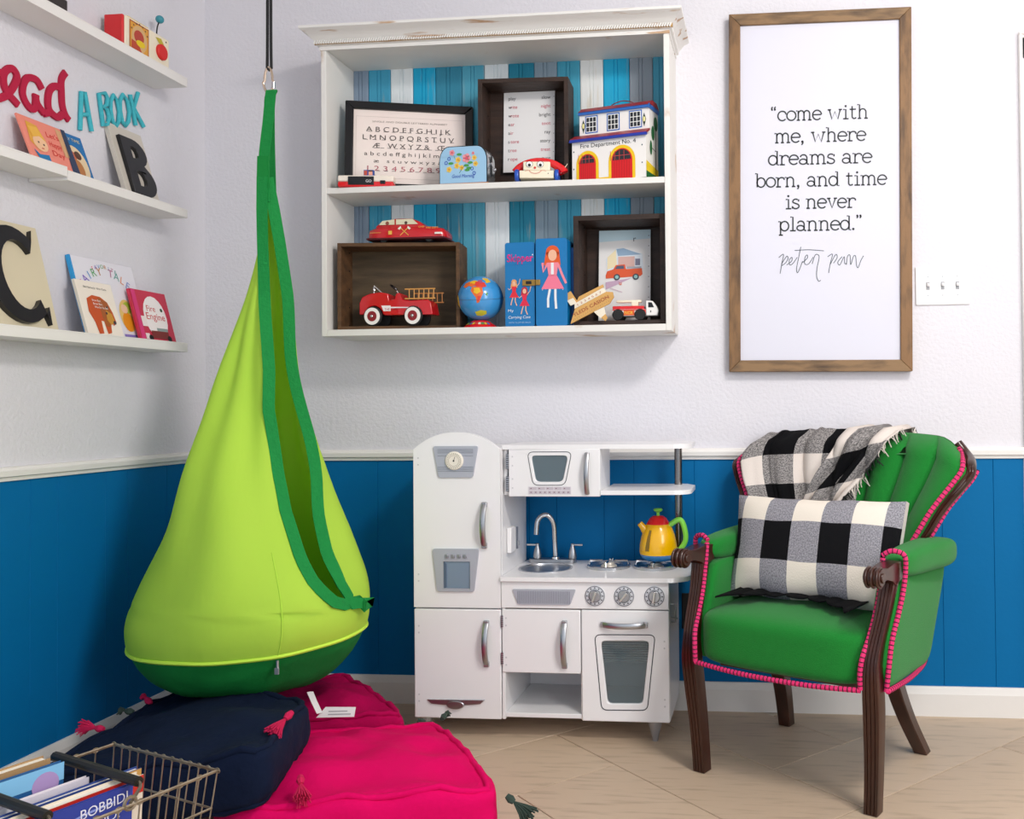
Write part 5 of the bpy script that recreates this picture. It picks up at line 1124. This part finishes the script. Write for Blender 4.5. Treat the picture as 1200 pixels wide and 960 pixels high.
def shell(z0, z1, n, m, open_):
    g = G(); rows = []
    for j in range(n+1):
        z = z0 + (z1-z0)*j/n
        if open_: a0, a1 = ba(z), fa(z) + 2*pi
        else: a0, a1 = 0, 2*pi
        rows.append([podpt(z, a0 + (a1-a0)*i/72) for i in range(73)])
    g.rings(rows, m, cap=False, closed=False); return g
# green base: lower bowl
def seam(a): return .335 + .05*max(0, cos(a))**2 - .012*cos(2*a) + .05*max(0, cos(a+pi))**6
rows = []
for j in range(19):
    f_ = j/18; ring = []
    for i in range(72):
        a = 2*pi*i/72; zz = .196 + (seam(a) - .196)*f_**1.35; r_k = 1
        p = podpt(max(.206, zz), a); 
        if zz < .226 or f_ < .25:
            k = (f_/.25)**.8 if f_ < .25 else 1; c = Vector((.49, PY, zz)); p = c + (Vector((p.x, p.y, zz)) - c)*k
        p.z = zz + .006*noise.noise(Vector((cos(a)*4, sin(a)*4, f_*5))); ring.append(p)
    rows.append(ring)
g = G(); g.rings(rows, GREENB, cap=True); b_ = g.build('base', PO, smooth=80); plab(b_, 'dark green canvas base')
# lime body: closed part up to the rim, then the open part
rows = []; gap = []
A0, A1 = ba(.455), fa(.455) + 2*pi
for j in range(8):
    f_ = j/8; rows.append([podpt(seam(a) + (.455 - seam(a))*f_, a) for a in [A0 + (A1-A0)*i/72 for i in range(73)]])
for j in range(9):
    f_ = j/8; gap.append([podpt(seam(a) + (.455 - seam(a))*f_, a) for a in [A1 - 2*pi + (A0-A1+2*pi)*i/6 for i in range(7)]])
g = G(); g.rings(gap, LIME, cap=False, closed=False)
for j in range(61):
    z = .455 + (1.60-.455)*j/60; a0, a1 = ba(z), fa(z) + 2*pi; rows.append([podpt(z, a0 + (a1-a0)*i/72) for i in range(73)])
g.rings(rows, LIME, cap=False, closed=False)
g.build('fabric_body', PO, smooth=80, solid=.003, weld=True)
g = G(); g.tube([podpt(.36 + .26*i/24, radians(-52 - 3*i/24), 1.004) for i in range(25)], .0022, LIME, 6); g.build('seam', PO)
# seam hem
g = G(); g.tube([podpt(seam(2*pi*i/72)+.004, 2*pi*i/72, 1.006) for i in range(72)], .0055, mat('lime_hem', 'C8F04A', .8), 6, closed=True); g.build('hem', PO)
# zip
g = G(); zp = podpt(.352, radians(-52), 1.03); g.tube([zp, zp + Vector((0,0,-.022))], .0035, STEEL, 6); g.box(zp.x-.005, zp.x+.005, zp.y-.006, zp.y-.001, zp.z-.034, zp.z-.018, STEEL); g.build('zip_pull', PO)
# webbing round the opening up to the strap
def web(fn, z0, z1, n, w, name, top=None):
    A_, B_ = [], []
    for j in range(n+1):
        z = z0 + (z1-z0)*j/n; a = fn(z); c, r = podc(z); da = w/max(r, .03)/2
        A_.append(podpt(z, a - da, 1.012)); B_.append(podpt(z, a + da, 1.012))
    g = G(); rs = []
    for a, b in zip(A_, B_):
        nn = Vector((a.x - podc(a.z)[0], a.y - PY, 0)).normalized()*.004; rs.append([a, b, b+nn, a+nn])
    g.rings(rs, WEB); return g
zk = 1.44
g = G(); fr = []
zz_ = [.463,.468,.480,.50] + [.52 + .80*j/36 for j in range(37)]
def edgept(z, fn, k=1.014): return podpt(z, fn(z), k)
Fp = [edgept(z, fa) for z in zz_]; Bp = [edgept(z, ba) for z in zz_]
loop = [Vector((.547,PY-.034,1.64)), Vector((.546,PY-.034,1.55)), Vector((.550,PY-.038,1.46))] + [p for p in Fp[::-1]] + [Vector((.846, PY-.05, .452)), Vector((.850, PY-.01, .456))] + Bp + [Vector((.583,PY-.010,1.46)), Vector((.571,PY-.018,1.55)), Vector((.556,PY-.026,1.64))]
loop = [q for i, q in enumerate(loop) if i == 0 or (q - loop[i-1]).length > .006]
rs = []
for i, p in enumerate(loop):
    a = loop[max(0, i-1)]; b = loop[min(len(loop)-1, i+1)]; d = (b-a).normalized(); c, r = podc(p.z)
    nn = Vector((p.x-c, (p.y-PY)/.88, .25*r)).normalized()
    if p.z > 1.3: nn = nn.lerp(Vector((0,-1,0)), sm(p.z, 1.25, 1.45)).normalized()
    if i > len(Fp)+4: nn = Vector((.55,-.85,0)).lerp(nn, sm(.6-p.z, 0, .1))
    w = d.cross(nn).normalized()*(.0155)
    rs.append([p - w, p + w, p + w + nn*.004, p - w + nn*.004])
g.rings(rs, WEB); g.build('webbing', PO, smooth=50)
# neck and strap
g = G()
for x0, x1, dy, yb in ((.529,.547,.010,.018), (.541,.568,-.016,-.010)):
    pass
def ribbon(g, pts, hw_, th, m, side=Vector((1,0,0))):
    rs = []
    for i, p in enumerate(pts):
        p = Vector(p); h = hw_[i] if isinstance(hw_, list) else hw_; rs.append([p - side*h, p + side*h, p + side*h + Vector((0,th,0)), p - side*h + Vector((0,th,0))])
    g.rings(rs, m)
ribbon(g, bez([(.552, PY-.036, 1.57), (.548, PY-.030, 1.69), (.552, PY-.016, 1.80), (.556, PY-.008, 1.885), (.553, PY+.004, 1.893), (.540, PY+.014, 1.87), (.537, PY+.018, 1.76), (.540, PY+.020, 1.60)], 5), .0155, .0035, WEB)
ribbon(g, [(.547, PY-.037, 1.61), (.547, PY-.033, 1.70)], .0165, .003, GREENB); g.build('hanging_strap', PO, smooth=50)
g = G(); g.tube([Vector((.546, PY, 1.925)) + Vector((.016*cos(a)*(1.0 if sin(a) < 0 else .7), 0, .036*sin(a))) for a in [2*pi*i/28 for i in range(28)]], .0035, mat('carabiner_steel', 'D8C4B0', .2, 1.0), 8, closed=True); g.cyl((.560,PY,1.900),(.561,PY,1.918),.0048,CHROME); g.build('carabiner', PO)
g = G(); g.tube(bez([(.542,PY,1.958),(.543,PY,2.1),(.5445,PY,2.70)],4), .0042, BLACKR, 8); g.tube(bez([(.553,PY+.002,1.958),(.552,PY+.002,2.1),(.5535,PY+.002,2.70)],4), .0042, BLACKR, 8); g.tube([(.542,PY,1.960),(.5475,PY,1.952),(.553,PY+.002,1.960)],.0042,BLACKR,8); g.build('cord', PO)

# ================================================================ FLOOR POUFS
def bil(c, u, v):
    a, b, c_, d = [Vector(q) for q in c]; return (a*(1-u) + b*u)*(1-v) + (d*(1-u) + c_*u)*v
def pouf(name, label, top, bot, m, tassels, grp=None, tuft=(3, 3), n=22, r=.05):
    """top / bot: four corners each (world); a soft boxy cushion between them"""
    c = sum((Vector(q) for q in bot), Vector())/4; t = T(name, label, 'floor cushion', (c.x, c.y, min(q[2] for q in bot)), group=grp)
    def fn(q, h):
        u, v = (q.x+1)/2, (q.y+1)/2; a = bil(top, u, v); b = bil(bot, u, v); k = (q.z+1)/2
        p = b + (a-b)*k; e = (1-abs(q.x)**2)*(1-abs(q.y)**2)
        if q.z > .3: p.z += .028*e - .016*abs(sin(pi*(u*tuft[0])))**.0*max(0, 1 - 6*min(((u*tuft[0]) % 1 - .5)**2 + ((v*tuft[1]) % 1 - .5)**2, 1))*.9
        p.z += .020*noise.noise(Vector((p.x*8, p.y*8, 5)))*max(0, q.z) + .006*noise.noise(Vector((p.x*26, p.y*26, 2)))*max(0, q.z)
        cc = (bil(top,.5,.5) + bil(bot,.5,.5))/2; d = Vector((p.x-cc.x, p.y-cc.y, 0)); 
        if abs(q.z) < .95: d2 = .010*(1-abs(q.z)**2) + .006*noise.noise(Vector((p.x*20, p.y*20, p.z*20))); p += d.normalized()*d2 if d.length > 1e-6 else Vector()
        return p - Vector((0,0,0))
    g = G(); g.soft((0,0,0), (1,1,1), m, 9, n, fn); g.build('cover', t, weld=True, smooth=80)
    for cs, ksh in ((top, 1), (bot, -1)):
        pts = []
        for i in range(4):
            for j in range(14):
                f_ = j/14; u, v = [(f_,0),(1,f_),(1-f_,1),(0,1-f_)][i]; q = Vector((2*u-1, 2*v-1, .96*ksh)); L_ = (abs(q.x)**9+abs(q.y)**9+abs(q.z)**9)**(1/9); q = q/L_
                p = fn(q, None); p += Vector((0,0,.003*sin(j*2.4))); pts.append(p)
        g = G(); g.tube(pts, .0085, m, 7, closed=True); g.build('rolled_edge', t, smooth=80)
    for p, dirv, mm, ln in tassels:
        g = G(); p = Vector(p); d = Vector(dirv).normalized(); g.tube([p, p + d*.012, p+d*.022], [.006,.0095,.006], mm, 8); base = p + d*.020
        u = d.orthogonal().normalized(); w = d.cross(u)
        for k in range(46):
            a = k*2.399; rr = sqrt(k/46); e = (d + (u*cos(a) + w*sin(a))*rr*.55).normalized(); ll = ln*(.8+.3*random.random()); g.tube([base, base + e*ll*.5 + d*.004, base + e*ll + Vector((0,0,-.006*rr))], .0017, mm, 4)
        o = g.build('tassel', t, smooth=0)
    return t
TGR = mat('tassel_green', '34443C', .9); TPK = mat('tassel_pink', 'C8104E', .9)
T1 = [(1.335,-.955,.128), (1.03,-.53,.128), (.46,-.70,.120), (.765,-1.12,.128)]
B1 = [(1.335,-.955,.004), (1.03,-.53,.004), (.46,-.70,.004), (.765,-1.12,.004)]
pouf('floor_pouf', 'bright pink tufted square floor pouf in front of the play kitchen', T1, B1, PINK, [((1.345,-.965,.112), (.75,-.1,-.55), TGR, .055), ((1.03,-.515,.125), (.1,1,.2), TGR, .02)], 'floor poufs under the pod swing')
T2 = [(.60,-.19,.150), (.925,-.49,.135), (.50,-.625,.125), (.19,-.30,.125)]
B2_ = [(.60,-.19,.004), (.925,-.49,.004), (.50,-.625,.004), (.19,-.30,.004)]
t2 = pouf('floor_pouf', 'darker magenta floor pouf behind the bright pink one, against the wall', T2, B2_, PINKD, [((.95,-.49,.11), (1,.1,-.3), TGR, .03)], 'floor poufs under the pod swing')
g = G(); g.prism([(0,0),(.10,0),(.10,.026),(.02,.028)], 'y', -.0006, .0006, flat('E8E4E4')); pp = P(g, (0,-.0006,0)); pp.rect(.03,.006,.09,.009,flat('A8A4A8'),1); pp.rect(.03,.014,.08,.017,flat('A8A4A8'),1)
lbm = Matrix.Translation((.735,-.655,.168)) @ Euler((radians(-35),0,radians(8))).to_matrix().to_4x4()
g.v = [lbm @ v for v in g.v]; g.tube([(.745,-.655,.180),(.722,-.64,.205),(.700,-.62,.225)], .009, flat('E8E4E4'), 4, flatten=((0,1,.3),.12)); g.build('care_label', t2, smooth=0)
T3 = [(.24,-.50,.195), (.79,-.79,.270), (.865,-1.13,.262), (.27,-1.10,.165)]
B3_ = [(.24,-.50,.138), (.79,-.79,.150), (.86,-1.13,.132), (.27,-1.10,.02)]
pouf('floor_pouf', 'navy blue floor pouf with pink tassels lying on top of the pink poufs', T3, B3_, NAVY, [((.838,-.97,.290), (-.25,-.8,-.42), TPK, .05), ((.895,-1.04,.172), (.3,-.5,-.3), TPK, .045), ((.262,-.83,.186), (-1,.05,.12), TPK, .045), ((.262,-.72,.192), (-1,.0,.2), TGR, .022), ((.268,-.66,.196), (-.6,.2,.4), TPK, .02)], 'floor poufs under the pod swing', tuft=(2,2))

# ================================================================ WIRE BASKET AND BOOKS
BA = T('wire_basket', 'rectangular wire basket with black handles holding picture books, in front of the navy pouf', 'basket', (.70, -1.60, 0), rotz=radians(-21))
BWd, BLg, BH = .150, .215, .345
# local frame: x right, y back. back-right corner at (.954,-1.444)
ux = Vector((cos(radians(-21)), sin(radians(-21)), 0)); uy = Vector((-ux.y, ux.x, 0))
ctr = Vector((.954,-1.444,0)) - ux*BWd - uy*BLg; BA.location = ctr; MW[BA] = Matrix.Translation(ctr) @ Matrix.Rotation(radians(-21), 4, 'Z')
def bk(z): k = .80 + .20*z/BH; return BWd*k, BLg*k
def rect_(z): w, l = bk(z); return [(-w,-l,z), (w,-l,z), (w,l,z), (-w,l,z)]
def wbar(pts, r, nm, closed=False):
    g = G(); g.tube(pts, r, WIRE, 6, closed=closed); return g.build(nm, BA, world=False)
wbar([Vector(p) for p in rect_(BH)], .003, 'rim', True)
wbar(rect_(.004), .003, 'rim', True)
for z in (.07, .14, .21, .28): wbar(rect_(z), .0022, 'hoop', True)
def upright(fx, fy):
    w0, l0 = bk(.004); w1, l1 = bk(BH); g = G(); g.tube([(fx*w0, fy*l0, .004), (fx*w1, fy*l1, BH+.001)], .0013, WIRE, 6)
    g.tube([Vector((fx*w1, fy*l1, BH)) + Vector((.006*cos(a)*(1 if abs(fy) >= 1 else 0), .006*cos(a)*(1 if abs(fy) < 1 else 0), .0045*sin(a))) for a in [2*pi*i/8 for i in range(8)]], .0011, WIRE, 5, closed=True); g.build('upright_wire', BA, world=False)
for k in range(13): f_ = -1 + 2*k/12; upright(f_, 1); upright(f_, -1)
for k in range(1, 12): f_ = -1 + 2*k/12; upright(1, f_); upright(-1, f_)
g = G()
for k in range(-4, 5): g.tube([(-.12, k*.04, .004), (.12, k*.04, .004)], .0018, WIRE, 5)
g.build('floor_wire', BA, world=False)
BG = mat('black_grip', '18160E', .45)
for yb in (.085, -.06):
    h = T if False else None
    g = G(); w = BWd; g.tube(bez([(w, yb-.03, BH+.004), (w-.02, yb+.0, BH+.016), (w-.035, yb+.005, BH+.022)], 4), .003, WIRE, 6); g.tube(bez([(-w, yb-.03, BH+.004), (-w+.02, yb+.0, BH+.018), (-w+.035, yb+.005, BH+.026)], 4), .003, WIRE, 6)
    g.tube([(w, yb-.03+.010*cos(a), BH+.004+.010*sin(a)) for a in [2*pi*i/12 for i in range(12)]], .003, WIRE, 6, closed=True)
    hh = g.build('handle', BA, world=False); MW[hh] = MW[BA]
    g = G(); g.tube([(w-.03, yb+.004, BH+.021), (-w+.03, yb+.004, BH+.025)], .0085, BG, 10); g.build('grip', hh, world=False)
# books standing in the basket (local x across, covers face +x)
def bbook(label, x, th, y0, y1, h, col, tilt=0, art=None, page='F2EADC', ztop=None):
    z0 = .012; t = T('picture_book', label, 'book', tuple(MW[BA] @ Vector((x, (y0+y1)/2, z0))), rot=Euler((0, radians(tilt), radians(-21))), group='picture books in the wire basket')
    hw_ = (y1-y0)/2; G().box(-th/2, -th/2+.0015, -hw_, hw_, 0, h, flat(col)).build('cover', t, world=False, smooth=0); G().box(th/2-.0015, th/2, -hw_, hw_, 0, h, flat(col)).build('cover', t, world=False, smooth=0)
    G().box(-th/2+.0015, th/2-.0015, -hw_+.003, hw_-.003, .003, h-.003, flat(page)).build('pages', t, world=False, smooth=0)
    g = G(); pp = P(g, (th/2, 0, 0), R=(0,1,0)); 
    if art: art(pp, h, hw_); g.build('cover_print', t, world=False, smooth=0)
    return t
def a1(p, h, w):
    N2 = flat('2A2A88'); LB = flat('8A9ADC'); 
    for k in range(5): p.stroke([(x/20, h-.03-k*.035+.012*sin(x*.9+k*2)) for x in range(int(-w*20), int(w*20)+1)], .004, LB, 1)
    p.text('BOBBIDI', w-.048, h-.026, .024, flat('E8E8F4'), o=2, w=.078, rot=.05); p.text('BIBBIDI', -w+.12, h-.046, .026, flat('E8E8F4'), o=2, w=.080); p.text('BOO!', w-.048, h-.048, .022, flat('E8E8F4'), o=2, w=.052)
    p.circ(w-.04, h-.12, .03, flat('E87890'), 1); p.circ(.0, h-.115, .02, flat('D8B870'), 1); p.rect(-w+.02, h-.11, -w+.07, h-.085, flat('E83C9C'), 1)
def a2(p, h, w): p.rect(-w, h-.030, w, h-.0, flat('C8281C'), 1)
def a3(p, h, w): p.poly([(w-.05, h), (w-.02, h-.03), (w-.045, h-.06), (w, h-.05), (w, h)], flat('C89850'), 1); p.circ(w-.03, h-.03, .010, flat('5A3828'), 2)
def a4(p, h, w): p.rect(-w, h-.03, w, h, flat('8AC8EC'), 1); p.circ(w-.03, h-.03, .022, flat('B89ACC'), 2); p.text('CASTRO', -w+.06, h-.040, .016, flat('3A68A8'), o=2, w=.07); p.text('KEEP', w-.06, h-.105, .036, flat('F0B8A0'), o=2, w=.085)
def a5(p, h, w): p.circ(.0, h-.035, .034, flat('F4F0F0'), 1); p.circ(.0, h-.035, .024, flat('6A4AA8'), 2); p.circ(.0, h-.033, .010, flat('D8A878'), 3)
def a6(p, h, w): p.circ(-.02, h-.04, .03, flat('3A8AD8'), 1); p.circ(.05, h-.05, .02, flat('F0A848'), 1); p.rect(-.1, h-.09, .08, h-.07, flat('F0E4D0'), 2)
bbook('blue picture book with swirling white title letters, rightmost in the wire basket', .060, .008, -.165, .100, .342, '2A3C98', 4, a1)
bbook('cream book with a red edge beside the blue swirling title book in the basket', .036, .020, -.150, .130, .345, 'EADCC8', 4, a2)
bbook('dark blue book with gold corner in the middle of the basket', .008, .014, -.150, .150, .342, '2C4890', 3, a3)
bbook('white topped book with a purple round emblem, basket middle', -.020, .010, -.185, .080, .345, 'E4DCE4', 2, a5)
bbook('light blue book with pink title letters at the left of the basket', -.060, .010, -.190, .060, .372, '1E5E98', 2, a4)
bbook('white book with brown edge, leftmost in the wire basket', -.088, .022, -.190, .050, .378, 'B08C60', 2, None, 'F6EEDC')
bbook('small blue book low at the front of the basket', .088, .008, -.20, -.02, .302, '2460B0', 5, a6)
bbook('orange book low at the front right of the basket', .108, .008, -.20, -.03, .286, 'E08038', 5, a6)
